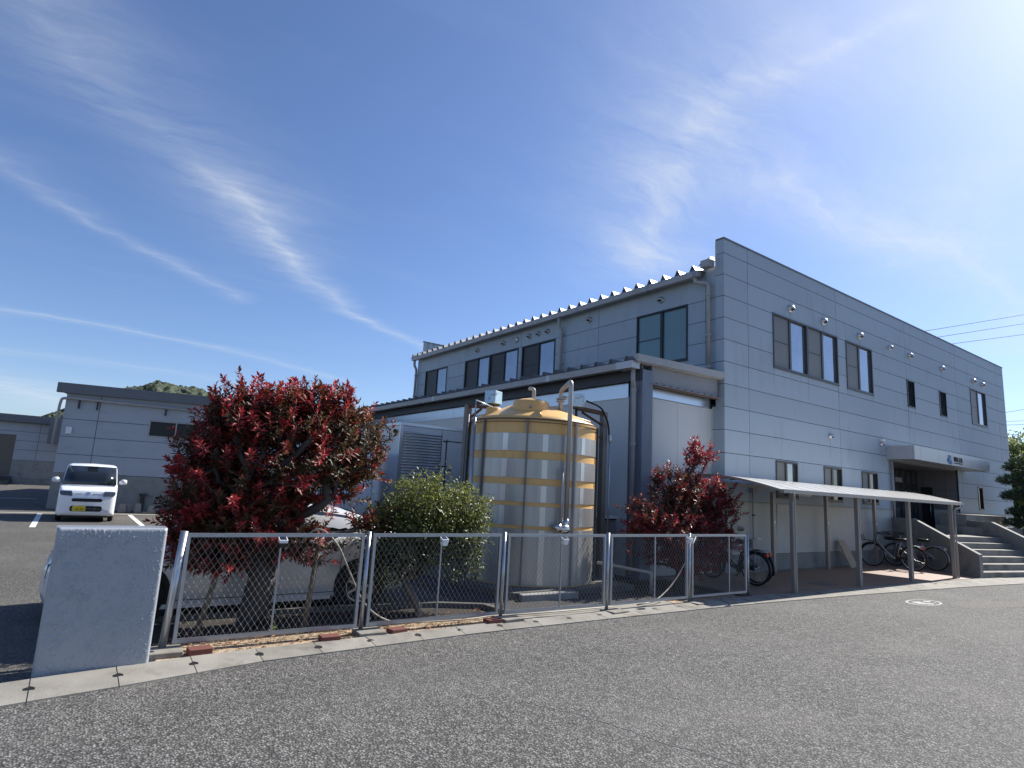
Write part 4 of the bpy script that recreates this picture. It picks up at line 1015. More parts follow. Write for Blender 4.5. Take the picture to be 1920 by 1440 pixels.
q = Vector(at_az(32.3, 11.35, 0)); tq = TC+side*(-.75)+view*.1
mb.tube([(q.x, q.y, .1), (q.x, q.y, 3.06)], .03, 10); mb.tube([(q.x, q.y, 3.06), (q.x, q.y, 3.40), (tq.x, tq.y, 3.34)], .014, 8); mb.build('drain_pipe', M_galv, sf)
# swan-neck fill pipe
fp = MB()
a0 = Vector(at_az(41.35, 10.93, 0)); b0 = TC+side*.52+view*.42
pts = [(a0.x, a0.y, 1.25), (a0.x, a0.y, 3.78), (b0.x, b0.y, 3.72), (b0.x, b0.y, 3.25)]
fp.tube(fillet(pts, .10, 6), .043, 14)
c0 = a0+Vector((-.10, .02, 0)); fp.tube([(c0.x, c0.y, 1.05), (c0.x, c0.y, 2.2)], .022, 8)
solo(fp, 'fill_pipe', M_mpipe, 'swan-neck steel fill pipe climbing the front of the tank and bending over its lid', 'pipe')
vv = MB(); vv.smooth = True
vv.lathe([(.0, -.11), (.06, -.1), (.09, -.05), (.09, .05), (.06, .1), (0, .11)], (a0.x-.06, a0.y-.02, 1.13), 14, 'x', False)
vv.lathe([(.0, -.06), (.07, -.05), (.07, .05), (0, .06)], (a0.x-.2, a0.y-.03, 1.15), 14, 'y', False)
vv.tube([(a0.x-.2, a0.y-.1, 1.15), (a0.x-.2, a0.y+.12, 1.15)], .035, 10); vv.tube([(a0.x, a0.y, 1.3), (a0.x, a0.y, 1.14)], .05, 10)
solo(vv, 'valve', M_chrome, 'shiny steel valve at the foot of the swan-neck pipe on the tank', 'valve')
fl_ = MB(); fl_.lathe([(.085, 3.50), (.085, 3.53)], (b0.x, b0.y, 0), 14); fl_.lathe([(.085, 3.55), (.085, 3.575)], (b0.x, b0.y, 0), 14); fl_.lathe([(.03, 3.56), (.05, 3.62)], (b0.x+.08, b0.y-.05, 0), 8)
solo(fl_, 'pipe_flange', M_pipe, 'round bolted flange on the short leg of the swan-neck pipe above the lid', 'flange')
vp = MB(); vb = TC+view*(-.12)-side*.01; vp.tube(fillet([(vb.x, vb.y, 3.3), (vb.x, vb.y, 3.82), (vb.x-.04, vb.y+.12, 3.84)], .06), .038, 12)
solo(vp, 'vent_pipe', M_pipe, 'short pale vent pipe standing on the middle of the tank lid', 'pipe')
for i, (c, s, lab) in enumerate(((TC+side*(-.84)+view*(-.12), .15, 'square box with peeling blue print on a stand at the left of the tank lid'), (TC+side*.86+view*.02, .15, 'square box with rust spots and peeling print at the right of the tank lid'))):
    zc_ = 3.60
    t = thing('level_gauge_box', lab, 'box', (c.x, c.y, 3.4), group='gauge boxes on the tank')
    mb = MB(); u = (side*math.cos(.5)+view*math.sin(.5)); v_ = (view*math.cos(.5)-side*math.sin(.5))
    if i: u = (side*math.cos(-.2)+view*math.sin(-.2)); v_ = (view*math.cos(-.2)-side*math.sin(-.2))
    P = []
    for zz in (zc_-.13, zc_+.13):
        for a, b in ((-1, 1), (1, 1), (1, -1), (-1, -1)): P.append((c.x+(u.x*a+v_.x*b)*.13, c.y+(u.y*a+v_.y*b)*.13, zz))
    mb.hexa(P); mb.build('box', M_boxp, t, .006)
    mb = MB(); mb.tube([(c.x, c.y, 3.2), (c.x, c.y, zc_-.131)], .03, 8); mb.box(c.x-.12, c.y-.08, zc_-.165, c.x+.12, c.y+.08, zc_-.132); mb.build('stand', M_dark, t)
cb1 = MB(); g1 = TC+side*.98
cb1.tube(fillet([(g1.x+.1, g1.y-.0, 3.62), (g1.x+.42, g1.y-.12, 3.52), (9.20, 9.20, 3.25), (9.21, 9.18, 2.9)], .2, 6), .018, 8)
solo(cb1, 'black_cable', M_cable, 'black cable arching from the right gauge box down to the tank frame column', 'cable')
cb2 = MB(); cb2.tube([(9.22, 9.17, 3.0), (9.22, 9.17, .1)], .018, 8); cb2.lathe([(.03, 2.86), (.04, 2.9), (.04, 2.98), (.03, 3.02)], (9.22, 9.17, 0), 10)
solo(cb2, 'conduit_pipe', M_galv, 'thin galvanised conduit clipped along the right column of the tank frame', 'conduit')
pb = MB(); pb.box(9.05, 9.55, 0, 9.85, 10.2, 1.22); pb.mi = 1; pb.box(9.0, 9.5, 1.25, 9.9, 10.25, 1.30); pb.mi = 2; pb.box(9.04, 9.54, 1.22, 9.86, 10.21, 1.25)
solo(pb, 'pump_box', [M_conc, M_sticker, M_black], 'beige pump box with white lid between the tank and the small red bush', 'box')
sp_ = MB(); sp_.tube(fillet([(8.4, 8.6, .48), (8.75, 7.95, .42), (8.9, 7.7, .40), (8.9, 7.7, .0)], .06), .03, 10)
solo(sp_, 'drain_pipe', M_pipe, 'grey pipe bending down to the ground behind the fence, left of the smaller red shrub', 'pipe')

# ------------------------------------------------------------------ vehicles
def ringx(x, w_, z0, z1, rb, rt, n=4, yc=0.0):
    """rounded box section in the y-z plane"""
    pts = []
    for cy, cz, a0, r in ((w_-rb, z0+rb, -90, rb), (w_-rt, z1-rt, 0, rt), (-w_+rt, z1-rt, 90, rt), (-w_+rb, z0+rb, 180, rb)):
        for k in range(n+1):
            a = R(a0+90*k/n); pts.append((x, yc+cy+r*math.cos(a), cz+r*math.sin(a)))
    return pts
def wheel(parent, x, y, z, r, w_, sgn, spokes=7):
    """axis along y; sgn is the side the rim faces"""
    mb = MB(); mb.smooth = True
    mb.lathe([(r*.66, -w_/2), (r*.93, -w_/2), (r, -w_*.36), (r, w_*.36), (r*.93, w_/2), (r*.66, w_/2)], (x, y, z), 36, 'y', False)
    tyre = mb.build('wheel', M_rubber, parent)
    rm = MB(); d = w_/2*.82*sgn
    rm.lathe([(r*.67, d*1.05), (r*.60, d*1.02), (r*.58, d*.5)], (x, y, z), 32, 'y', False)
    rm.lathe([(r*.16, d*.86), (r*.16, d*1.0), (0, d*1.02)], (x, y, z), 16, 'y', False)
    for k in range(spokes):
        a = 2*math.pi*k/spokes; rm.beam((x+r*.12*math.cos(a), y+d*.85, z+r*.12*math.sin(a)), (x+r*.62*math.cos(a), y+d*.93, z+r*.62*math.sin(a)), r*.11, r*.16, (0, 1, 0))
    rm.build('rim', M_alloy, tyre)
    dk = MB(); dk.lathe([(r*.66, -w_*.3), (r*.66, w_*.3)], (x, y, z), 32, 'y'); dk.build('brake_disc', M_dark, tyre)

# white fastback car behind the fence: local x back along its length, nose at x=0, facing -X
LC = 4.55
M_pearl = mat('silver_car_paint', (.66, .67, .68), .25, metal=.2, var=.01, coat=.7)
car = thing('parked_car', 'pearl white fastback car parked behind the fence and the big red bush', 'car', (-.07, 9.27, 0), 0, local=True)
bdy = MB(); bdy.smooth = True
ST = [(0.0, .45, .34, .60, .10, .10), (.06, .66, .24, .70, .12, .12), (.22, .80, .18, .78, .12, .16), (.6, .88, .17, .86, .10, .20), (1.2, .905, .17, .94, .08, .16), (1.9, .91, .17, .98, .08, .10), (2.8, .91, .17, 1.01, .08, .10),
      (3.6, .905, .18, 1.03, .08, .12), (4.15, .87, .22, 1.05, .10, .12), (4.45, .80, .28, 1.04, .12, .10), (4.55, .70, .36, .95, .12, .10)]
bdy.loft([ringx(*q) for q in ST]); bo = bdy.build('body', M_pearl, car)
cab = MB(); cab.smooth = True
CB = [(1.05, .80, .80, .90), (1.5, .76, .85, 1.15), (1.95, .68, .9, 1.36), (2.4, .64, .9, 1.42), (2.9, .64, .9, 1.42), (3.4, .64, .9, 1.36), (3.9, .66, .9, 1.22), (4.35, .70, .9, 1.07)]
def cabring(x, wt, z0, z1):
    wb_ = .83; out = []
    for k in range(3): t = k/3; out.append((x, wb_+(wt-wb_)*t*.9, z0+(z1-z0)*t))
    out += [(x, wt+.02, z1-.07 if z1-z0 > .15 else z1-.03), (x, wt-.05, z1-.012), (x, wt*.5, z1+.012), (x, 0, z1+.018)]
    return out+[(a, -b, c) for a, b, c in out[:-1][::-1]]
cab.loft([cabring(*q) for q in CB]); cab.build('cabin', M_pearl, car)
def cwin(x0, x1, zb0, zt0, zb1, zt1, sgn, extra=None):
    def yy(x, z):
        q = [interp([(c[0], c[i]) for c in CB], x) for i in (1, 2, 3)]
        t = (z-q[1])/max(q[2]-.07-q[1], .05); return sgn*((.83+(q[0]+.02-.83)*min(t, 1))+.010)
    mb = MB(); n = 8; vs = []
    for k in range(n+1):
        x = x0+(x1-x0)*k/n; a = zb0+(zb1-zb0)*k/n; b = interp([(c[0], c[3]-.085) for c in CB], x); b = max(min(b, zt0+9), a+.01)
        vs += [(x, yy(x, a), a), (x, yy(x, (a+b)/2), (a+b)/2), (x, yy(x, b), b)]
    fs = []
    for k in range(n):
        for j in range(2): fs.append((3*k+j, 3*k+3+j, 3*k+4+j, 3*k+1+j))
    mb.smooth = True; mb.add(vs, fs)
    o = mb.build('side_window', M_cglass, car)
    s = o.modifiers.new('sol', 'SOLIDIFY'); s.thickness = .006; s.offset = 0
for sg in (-1, 1): cwin(1.55, 2.42, .99, 0, 1.0, 0, sg); cwin(2.48, 3.95, 1.0, 0, 1.08, 0, sg)
# windscreen and rear window sheets
for nm, xs_, off in (('windscreen', (1.12, 1.9), .012), ('rear_window', (3.45, 4.25), .012)):
    mb = MB(); vs = []; n = 6
    for k in range(n+1):
        x = xs_[0]+(xs_[1]-xs_[0])*k/n; z = interp([(c[0], c[3]) for c in CB], x)+.02+off; wt = interp([(c[0], c[1]) for c in CB], x)-.07
        vs += [(x, -wt, z-.025), (x, -wt*.5, z-.004), (x, 0, z), (x, wt*.5, z-.004), (x, wt, z-.025)]
    mb.smooth = True; mb.add(vs, [(5*k+j, 5*k+5+j, 5*k+6+j, 5*k+1+j) for k in range(n) for j in range(4)])
    o = mb.build(nm, M_cglass, car); s = o.modifiers.new('sol', 'SOLIDIFY'); s.thickness = .006
for x in (.89, 3.62):
    for sg in (-1, 1):
        mb = MB(); mb.lathe([(.375, -.02), (.375, .02)], (x, sg*.895, .33), 40, 'y'); mb.build('wheel_arch', M_black, car)
        wheel(car, x, sg*.84, .32, .32, .2, sg)
for sg in (-1, 1):
    mb = MB(); mb.hexa([(.035, sg*.60, .52), (.02, sg*.42, .55), (.10, sg*.42, .55), (.30, sg*.80, .55), (.045, sg*.62, .68), (.06, sg*.42, .66), (.16, sg*.42, .70), (.34, sg*.80, .74)]); mb.build('headlight', M_lamp, car)
    mb = MB(); mb.beam((.92+.0, sg*.915, .20), (3.2, sg*.915, .20), .02, .05); mb.build('sill', M_pearl, car)
    mb = MB(); mb.smooth = True; mb.loft([ringx(1.42, .02, .93, .97, .015, .015, 2, sg*.93), ringx(1.47, .09, .90, 1.04, .04, .04, 2, sg*.98), ringx(1.58, .09, .90, 1.04, .04, .04, 2, sg*.98)]); mb.build('mirror', M_pearl, car)
    for xd in (1.32, 2.44, 3.3):
        mb = MB(); mb.beam((xd, sg*.9125, .26), (xd+.03, sg*.9135, .92), .004, .008, (1, 0, 0)); mb.build('door_gap', M_black, car)
    mb = MB(); mb.beam((1.32, sg*.9127, .265), (3.3, sg*.9127, .265), .004, .008); mb.build('door_gap', M_black, car)
mb = MB(); mb.prism([(-.55, .36), (.55, .36), (.60, .50), (.35, .58), (-.35, .58), (-.60, .50)], lambda a, b, d: (.015+abs(a)*.09-d, a, b), -.02, .03); mb.build('grille', M_black_p, car)
mb = MB()
for sg in (-1, 1): mb.prism([(sg*.62, .24), (sg*.82, .27), (sg*.74, .46), (sg*.66, .42)], lambda a, b, d: (.10+(abs(a)-.6)*.5-d, a, b), -.02, .04)
mb.build('bumper_intake', M_black_p, car)

# white microvan facing the camera: local -y is its front
kv = thing('parked_microvan', 'white boxy microvan with a yellow number plate, parked nose-out by the warehouse', 'car', (.64, 23.55, 0), R(-2), local=True)
def ringy(y, w_, z0, z1, rb, rt, wt=None, n=4):
    wt = wt if wt is not None else w_; pts = []
    for s_, cz, a0, r, ww in ((1, z0+rb, -90, rb, w_), (1, z1-rt, 0, rt, wt), (-1, z1-rt, 90, rt, wt), (-1, z0+rb, 180, rb, w_)):
        for k in range(n+1):
            a = R(a0+90*k/n); pts.append((s_*(ww-r)+r*math.cos(a), y, cz+r*math.sin(a)))
    return pts
mb = MB(); mb.smooth = True
mb.loft([ringy(*q) for q in ((.0, .62, .28, .80, .10, .10), (.04, .73, .22, .95, .10, .10), (.12, .76, .19, 1.02, .08, .10), (.35, .77, .18, 1.10, .06, .06), (.75, .775, .18, 1.18, .05, .04), (3.2, .775, .18, 1.2, .05, .04), (3.42, .75, .22, 1.15, .06, .06))])
mb.build('body', M_paint, kv)
mb = MB(); mb.smooth = True
def cr(y, wb_, wt, z1): return [(wb_, y, 1.08), (wb_+(wt-wb_)*.5, y, 1.08+(z1-1.08)*.5), (wt+.01, y, z1-.10), (wt-.03, y, z1-.03), (wt-.12, y, z1), (0, y, z1+.02), (-wt+.12, y, z1), (-wt+.03, y, z1-.03), (-wt-.01, y, z1-.10), (-wb_-(wt-wb_)*.5, y, 1.08+(z1-1.08)*.5), (-wb_, y, 1.08)]
mb.loft([cr(.36, .755, .74, 1.13), cr(.62, .76, .71, 1.45), cr(.92, .765, .685, 1.74), (cr(1.15, .765, .68, 1.81)), cr(2.9, .765, .68, 1.82), cr(3.35, .75, .67, 1.74)])
mb.build('cabin', M_paint, kv)
mb = MB(); vs = []
for (y, z, wd) in ((.372, 1.145, .725), (.63, 1.44, .695), (.905, 1.72, .66)): vs += [(-wd, y-.012, z+.01), (-wd*.5, y-.03, z+.018), (0, y-.036, z+.02), (wd*.5, y-.03, z+.018), (wd, y-.012, z+.01)]
mb.smooth = True; mb.add(vs, [(5*k+j, 5*k+j+1, 5*k+6+j, 5*k+5+j) for k in range(2) for j in range(4)])
ws_ = mb.build('windscreen', M_cglass, kv); s = ws_.modifiers.new('sol', 'SOLIDIFY'); s.thickness = .01
mb = MB(); mb.box(-.67, .84, 1.64, -.60, .86, 1.70); mb.mi = 0; mb.box(.56, .835, 1.62, .64, .85, 1.68); mb.build('sticker', M_sticker, ws_)
mb = MB(); mb.box(-.13, .80, 1.66, .15, .845, 1.74); mb.box(-.2, .5, 1.30, -.19, .51, 1.31); mb.build('camera_housing', M_black_p, ws_)
for sg in (-1, 1):
    mb = MB(); mb.prism([(.9, 1.20), (1.55, 1.20), (1.55, 1.66), (1.08, 1.66)], lambda a, b, d: (sg*(.765-(b-1.08)*.115+d), a, b), .002, .012); mb.build('side_window', M_cglass, kv)
    mb = MB(); mb.prism([(1.65, 1.20), (3.0, 1.20), (2.95, 1.66), (1.65, 1.66)], lambda a, b, d: (sg*(.765-(b-1.08)*.115+d), a, b), .002, .012); mb.build('side_window', M_cglass, kv)
    mb = MB(); mb.smooth = True
    mb.loft([[(sg*(x_), y_, z_) for x_, y_, z_ in r] for r in ([(.79, .62, 1.20), (.79, .68, 1.20), (.79, .68, 1.26), (.79, .62, 1.26)], [(.86, .56, 1.19), (.86, .68, 1.19), (.86, .68, 1.36), (.86, .56, 1.36)], [(.98, .57, 1.20), (.98, .68, 1.20), (.98, .68, 1.35), (.98, .57, 1.35)], [(1.01, .6, 1.22), (1.01, .66, 1.22), (1.01, .66, 1.32), (1.01, .6, 1.32)])])
    mb.build('mirror', M_paint, kv)
    mb = MB(); q = [(.40, .80), (.70, .82), (.735, .90), (.72, .965), (.44, .965), (.41, .90)]
    mb.prism([(sg*a, b) for a, b in q], lambda a, b, d: (a, (b-.80)*.20+max(0, abs(a)-.60)*.18-d, b), -.03, .02); hl = mb.build('headlight', M_lamp, kv)
    mb = MB(); mb.prism([(sg*a, b) for a, b in ((.42, .945), (.72, .95), (.72, .963), (.43, .963))], lambda a, b, d: (a, (b-.80)*.20+max(0, abs(a)-.60)*.18-d, b), .0205, .025); mb.build('lamp_trim', M_silver, hl)
mb = MB(); mb.prism([(-.39, .83), (.39, .83), (.39, .945), (-.39, .945)], lambda a, b, d: (a, (b-.80)*.30-d, b), -.02, .006)
mb.mi = 1; mb.box(-.34, .008, .87, -.12, .016, .885); mb.box(.12, .008, .87, .34, .016, .885)
gp = mb.build('grille_panel', [M_paint, M_silver], kv)
mb = MB(); mb.prism([(.0+.07*math.cos(a), .885+.05*math.sin(a)) for a in [k*math.pi/8 for k in range(16)]], lambda a, b, d: (a, (b-.80)*.30-d, b), .007, .016); mb.build('emblem', M_silver, gp)
def pill(x0, z0, x1, z1, r, n=4):
    out = []
    for cx_, cz_, a0 in ((x1-r, z0+r, -90), (x1-r, z1-r, 0), (x0+r, z1-r, 90), (x0+r, z0+r, 180)):
        for k in range(n+1): a = R(a0+90*k/n); out.append((cx_+r*math.cos(a), cz_+r*math.sin(a)))
    return out
mb = MB(); mb.prism(pill(-.40, .63, .40, .73, .045), lambda a, b, d: (a, -d, b), .002, .012); mb.build('air_intake', M_black, kv)
mb = MB(); mb.prism(pill(-.42, .33, .42, .50, .06), lambda a, b, d: (a, -d, b), .002, .011)
mb.mi = 1; mb.box(-.40, -.02, .41, .40, -.012, .416); mb.box(.22, -.02, .35, .226, -.012, .48); mb.build('lower_grille', [M_black, M_alloy], kv)
mb = MB(); mb.prism(pill(-.35, .345, -.01, .50, .012), lambda a, b, d: (a, -.03-d, b), 0, .012); pt = mb.build('number_plate', M_plate, kv)
mw = Matrix.Translation((-.155, -.044, .395)) @ Matrix.Rotation(R(90), 4, 'X')
text_mesh('85-85', .095, .001, 'plate_digits', M_ink, pt, mw)
text_mesh('581', .04, .001, 'plate_code', M_ink, pt, Matrix.Translation((-.15, -.044, .475)) @ Matrix.Rotation(R(90), 4, 'X'))
MB().box(-.325, -.0445, .39, -.30, -.0425, .405).build('plate_dot', M_ink, pt)
for y_ in (.62, 2.95):
    for sg in (-1, 1):
        mb = MB(); mb.smooth = True; mb.lathe([(.18, -.07), (.26, -.07), (.28, -.05), (.28, .05), (.26, .07), (.18, .07)], (sg*.69, y_, .28), 28, 'x', False); o = mb.build('wheel', M_rubber, kv)
        mb = MB(); mb.lathe([(.19, -.06), (.19, .06)], (sg*.69, y_, .28), 24, 'x'); mb.build('rim', M_alloy, o)
mb = MB(); mb.box(-.6, .1, .14, .6, 3.2, .2); mb.build('underbody', M_black, kv)

# delivery truck, facing -X: white cab and aluminium box with shutter
tk2 = thing('delivery_truck', 'white delivery truck with aluminium box body and ribbed side shutter, parked behind the tank', 'truck', (4.2, 13.3, 0))
mb = MB()
bx0, bx1, by0, by1, bz0, bz1 = 6.33, 10.0, 13.3, 14.9, .95, 3.20
mb.box(bx0, by0, bz0, bx1, by1, bz1-.06); box = mb.build('cargo_box', M_tbox, tk2, .01)
mb = MB(); mb.box(bx0-.02, by0-.02, bz1-.058, bx1+.02, by1+.02, bz1+.01); mb.box(bx0-.012, by0-.012, bz0, bx0+.06, by0+.04, bz1-.06); mb.build('edge_trim', M_silver, box)
mb = MB(); z = bz0+.05
sh0, sh1 = bx0+.075, bx0+1.12
mb.smooth = True
while z < bz1-.16:
    mb.tube([(sh0, by0-.012, z), (sh1-.02, by0-.012, z), (sh1, by0-.002, z)], .026, 6); z += .068
mb.build('side_shutter', M_alloy, box)
mb = MB(); mb.box(sh1+.02, by0-.03, bz0+.02, sh1+.13, by0-.001, bz1-.10)
mb.box(sh1+.15, by0-.018, bz0+.05, bx1-.4, by0-.001, bz1-.36); dro = mb.build('side_door', M_tbox, box)
mb = MB()
for zz in (1.4, 1.85, 2.2, 2.83): mb.box(sh1+.05, by0-.045, zz, sh1+.19, by0-.019, zz+.035)
mb.box(sh1+.13, by0-.028, bz1-.35, bx1-.4, by0-.019, bz1-.33); mb.tube([(sh1+.15, by0-.04, 1.2), (sh1+.15, by0-.04, 2.9)], .012, 6)
mb.box(sh1+.24, by0-.04, 2.12, sh1+.32, by0-.019, 2.16); mb.build('hinge', M_dark, dro)
mb = MB(); mb.smooth = True
mb.lathe([(.05, 0), (.05, .04), (.03, .055), (0, .06)], (bx0-.06, by0+.25, bz1-.20), 12, 'x', False); mb.build('marker_lamp', mat('green_lens', (.03, .07, .02), .3), box)
mb = MB(); mb.smooth = True
cxs = [(4.25, .80), (4.32, .88), (4.7, .90), (5.7, .90), (5.92, .88)]
mb.loft([[(x, 14.2+s_*w_, z) for s_, z in ((-1, .55), (-1, 1.5), (-.97, 1.7), (-.93, 2.35), (-.86, 2.47), (0, 2.5), (.86, 2.47), (.93, 2.35), (.97, 1.7), (1, 1.5), (1, .55))] for x, w_ in [(4.15, .82), (4.25, .88), (4.6, .90), (5.86, .90), (5.95, .86)]])
cbo = mb.build('cab', M_paint, tk2)
mb = MB(); mb.prism([(4.45, 1.62), (5.42, 1.72), (5.62, 1.84), (5.64, 2.20), (5.55, 2.28), (4.55, 2.28)], lambda a, b, d: (a, 14.2-.9*(.985-(b-1.5)*.065)-d-.004, b), 0, .02); mb.build('side_window', M_cglass, cbo)
mb = MB(); mb.beam((5.72, 13.295, .6), (5.72, 13.305, 2.3), .006, .006, (1, 0, 0)); mb.build('door_gap', M_black, cbo)
mb = MB(); mb.box(5.0, 13.6, .45, 9.9, 14.6, .9); mb.build('chassis', M_dark, tk2)
for x in (4.9, 8.9):
    for y_, sg in ((13.45, -1), (14.85, 1)): wheel(tk2, x, y_, .36, .36, .2, sg)

# ------------------------------------------------------------------ bicycles (local: front wheel towards -x)
def bicycle(label, frame_m, basket='basket', loc=(0, 0, 0), rz=0, rim_m=M_alloy):
    t = thing('bicycle', label, 'bicycle', loc, rz, group='city bicycles parked under the shelter', local=True)
    r = .325
    for x, nm in ((-.55, 'front_wheel'), (.55, 'rear_wheel')):
        mb = MB(); mb.smooth = True
        n = 36
        mb.tube([(x+r*math.cos(2*math.pi*k/n), 0, r+.018+r*math.sin(2*math.pi*k/n)) for k in range(n+1)], .019, 8, False)
        wo = mb.build(nm, M_rubber, t)
        mb = MB(); mb.tube([(x+(r-.026)*math.cos(2*math.pi*k/n), 0, r+.018+(r-.026)*math.sin(2*math.pi*k/n)) for k in range(n+1)], .010, 6, False); mb.build('rim', rim_m, wo)
        mb = MB()
        for k in range(18):
            a = 2*math.pi*k/18; mb.tube([(x, .02*(-1)**k, r+.018), (x+(r-.03)*math.cos(a), 0, r+.018+(r-.03)*math.sin(a))], .0015, 3, False)
        mb.tube([(x, -.04, r+.018), (x, .04, r+.018)], .022, 8); mb.build('spokes', M_galv, wo)
        mb = MB(); mb.smooth = True; a0, a1 = (-20, 165) if x > 0 else (20, 150); pts = []
        for k in range(13): a = R(a0+(a1-a0)*k/12); pts.append((x+(r+.035)*math.cos(a), 0, r+.018+(r+.035)*math.sin(a)))
        mb.tube(pts, .022, 6); mb.build('mudguard', M_galv if basket == 'basket' else M_black_p, t)
    mb = MB(); bb = (.12, 0, .30); hd = (-.40, 0, .78); st_ = (.24, 0, .72)
    mb.tube([(-.55, .05, .343), (-.47, .04, .66), (-.43, 0, .70), (-.36, 0, .95)], .014, 8); mb.tube([(-.55, -.05, .343), (-.47, -.04, .66), (-.43, 0, .70)], .012, 8)
    mb.tube([hd, (-.2, 0, .52), (.0, 0, .34), bb], .018, 8); mb.tube([(-.41, 0, .72), (-.22, 0, .45), (.02, 0, .29), bb], .015, 8)
    mb.tube([bb, (.2, 0, .6), (.26, 0, .80)], .016, 8)
    for s_ in (-1, 1): mb.tube([bb, (.55, s_*.05, .343)], .010, 6); mb.tube([(.21, 0, .62), (.55, s_*.05, .343)], .009, 6)
    mb.build('frame', frame_m, t)
    mb = MB(); mb.tube(fillet([(-.36, 0, .95), (-.36, 0, 1.0), (-.34, -.24, 1.04), (-.14, -.28, .99)], .06), .012, 8); mb.tube(fillet([(-.36, 0, 1.0), (-.34, .24, 1.04), (-.14, .28, .99)], .06), .012, 8)
    mb.mi = 1
    for s_ in (-1, 1): mb.tube([(-.22, s_*.265, 1.01), (-.10, s_*.285, .98)], .018, 8); mb.tube([(-.28, s_*.24, .99), (-.16, s_*.27, .95)], .005, 5)
    mb.build('handlebar', [M_dark, M_black_p], t)
    mb = MB(); mb.smooth = True; mb.loft([[(x, y_*w_, .845+z_) for y_, z_ in ((-1, 0), (-.8, .04), (0, .05), (.8, .04), (1, 0), (0, -.03))] for x, w_ in ((.10, .02), (.18, .04), (.28, .08), (.36, .10), (.40, .07))]); mb.build('saddle', M_black_p, t)
    mb = MB(); mb.mi = 0
    if basket == 'basket':
        for x0, x1, yy, z0, z1 in ((-.80, -.48, .19, .78, 1.02),):
            for k in range(9):
                u = -1+2*k/8; mb.tube([(x0+.03, u*yy*.8, z0), (x0, u*yy, z1)], .004, 4); mb.tube([(x1-.0, u*yy*.8, z0), (x1+.0, u*yy, z1)], .004, 4)
            for k in range(7):
                x = x0+(x1-x0)*k/6
                for s_ in (-1, 1): mb.tube([(x, s_*yy*.8, z0), (x, s_*yy, z1)], .004, 4)
            for z in (z0, z0+.08, z0+.16, z1):
                f_ = .8+.2*(z-z0)/(z1-z0); mb.tube([(x0, -yy*f_, z), (x1, -yy*f_, z), (x1, yy*f_, z), (x0, yy*f_, z), (x0, -yy*f_, z)], .007 if z == z1 else .004, 5)
            mb.box(x0+.03, -yy*.78, z0-.004, x1, yy*.78, z0+.09)
        mb.build('basket', M_black_p, t)
    elif basket == 'rack':
        mb.tube([(-.86, -.02, 1.0), (-.80, -.02, .76), (-.50, -.02, .74), (-.44, -.02, .98)], .010, 6); mb.tube([(-.86, .14, 1.0), (-.80, .14, .76), (-.50, .14, .74), (-.44, .14, .98)], .010, 6)
        mb.tube([(-.80, -.02, .76), (-.80, .14, .76)], .01, 6); mb.tube([(-.5, -.02, .75), (-.5, .14, .75)], .01, 6); mb.build('front_rack', M_dark, t)
    mb = MB(); mb.tube([(.42, -.06, .71), (.84, -.06, .71), (.84, .06, .71), (.42, .06, .71), (.42, -.06, .71)], .006, 5)
    for s_ in (-1, 1): mb.tube([(.6, s_*.06, .70), (.55, s_*.05, .343)], .005, 5)
    mb.build('carrier', M_galv, t)
    mb = MB(); mb.box(.80, -.035, .62, .85, .035, .68); mb.build('rear_reflector', M_sticker if basket == 'basket' else M_red, t)
    mb = MB(); mb.lathe([(.09, .05), (.09, .056)], (.12, 0, .30), 20, 'y'); mb.tube([(.12, -.05, .30), (.18, -.08, .16), (.18, -.17, .16)], .01, 6); mb.tube([(.12, .06, .30), (.06, .09, .44), (.06, .17, .44)], .01, 6); mb.beam((.1, -.045, .33), (.56, -.045, .345), .012, .07); mb.build('crank', M_black_p, t)
    return t
bicycle('silver city bicycle with black front basket, right beside the sloping stair wall', M_galv, 'basket', (21.2, 8.02, .045), R(-91))
bicycle('pale city bicycle with an open front rack, left of the one with a black basket', M_alloy, 'rack', (20.15, 8.22, .045), R(-88))
bicycle('black bicycle half hidden behind the fence end, left of its twin', M_black_p, 'none', (12.0, 8.1, .045), R(-92))
bicycle('black bicycle half hidden behind the fence end, right of its twin', M_black_p, 'none', (12.28, 8.25, .045), R(-86))

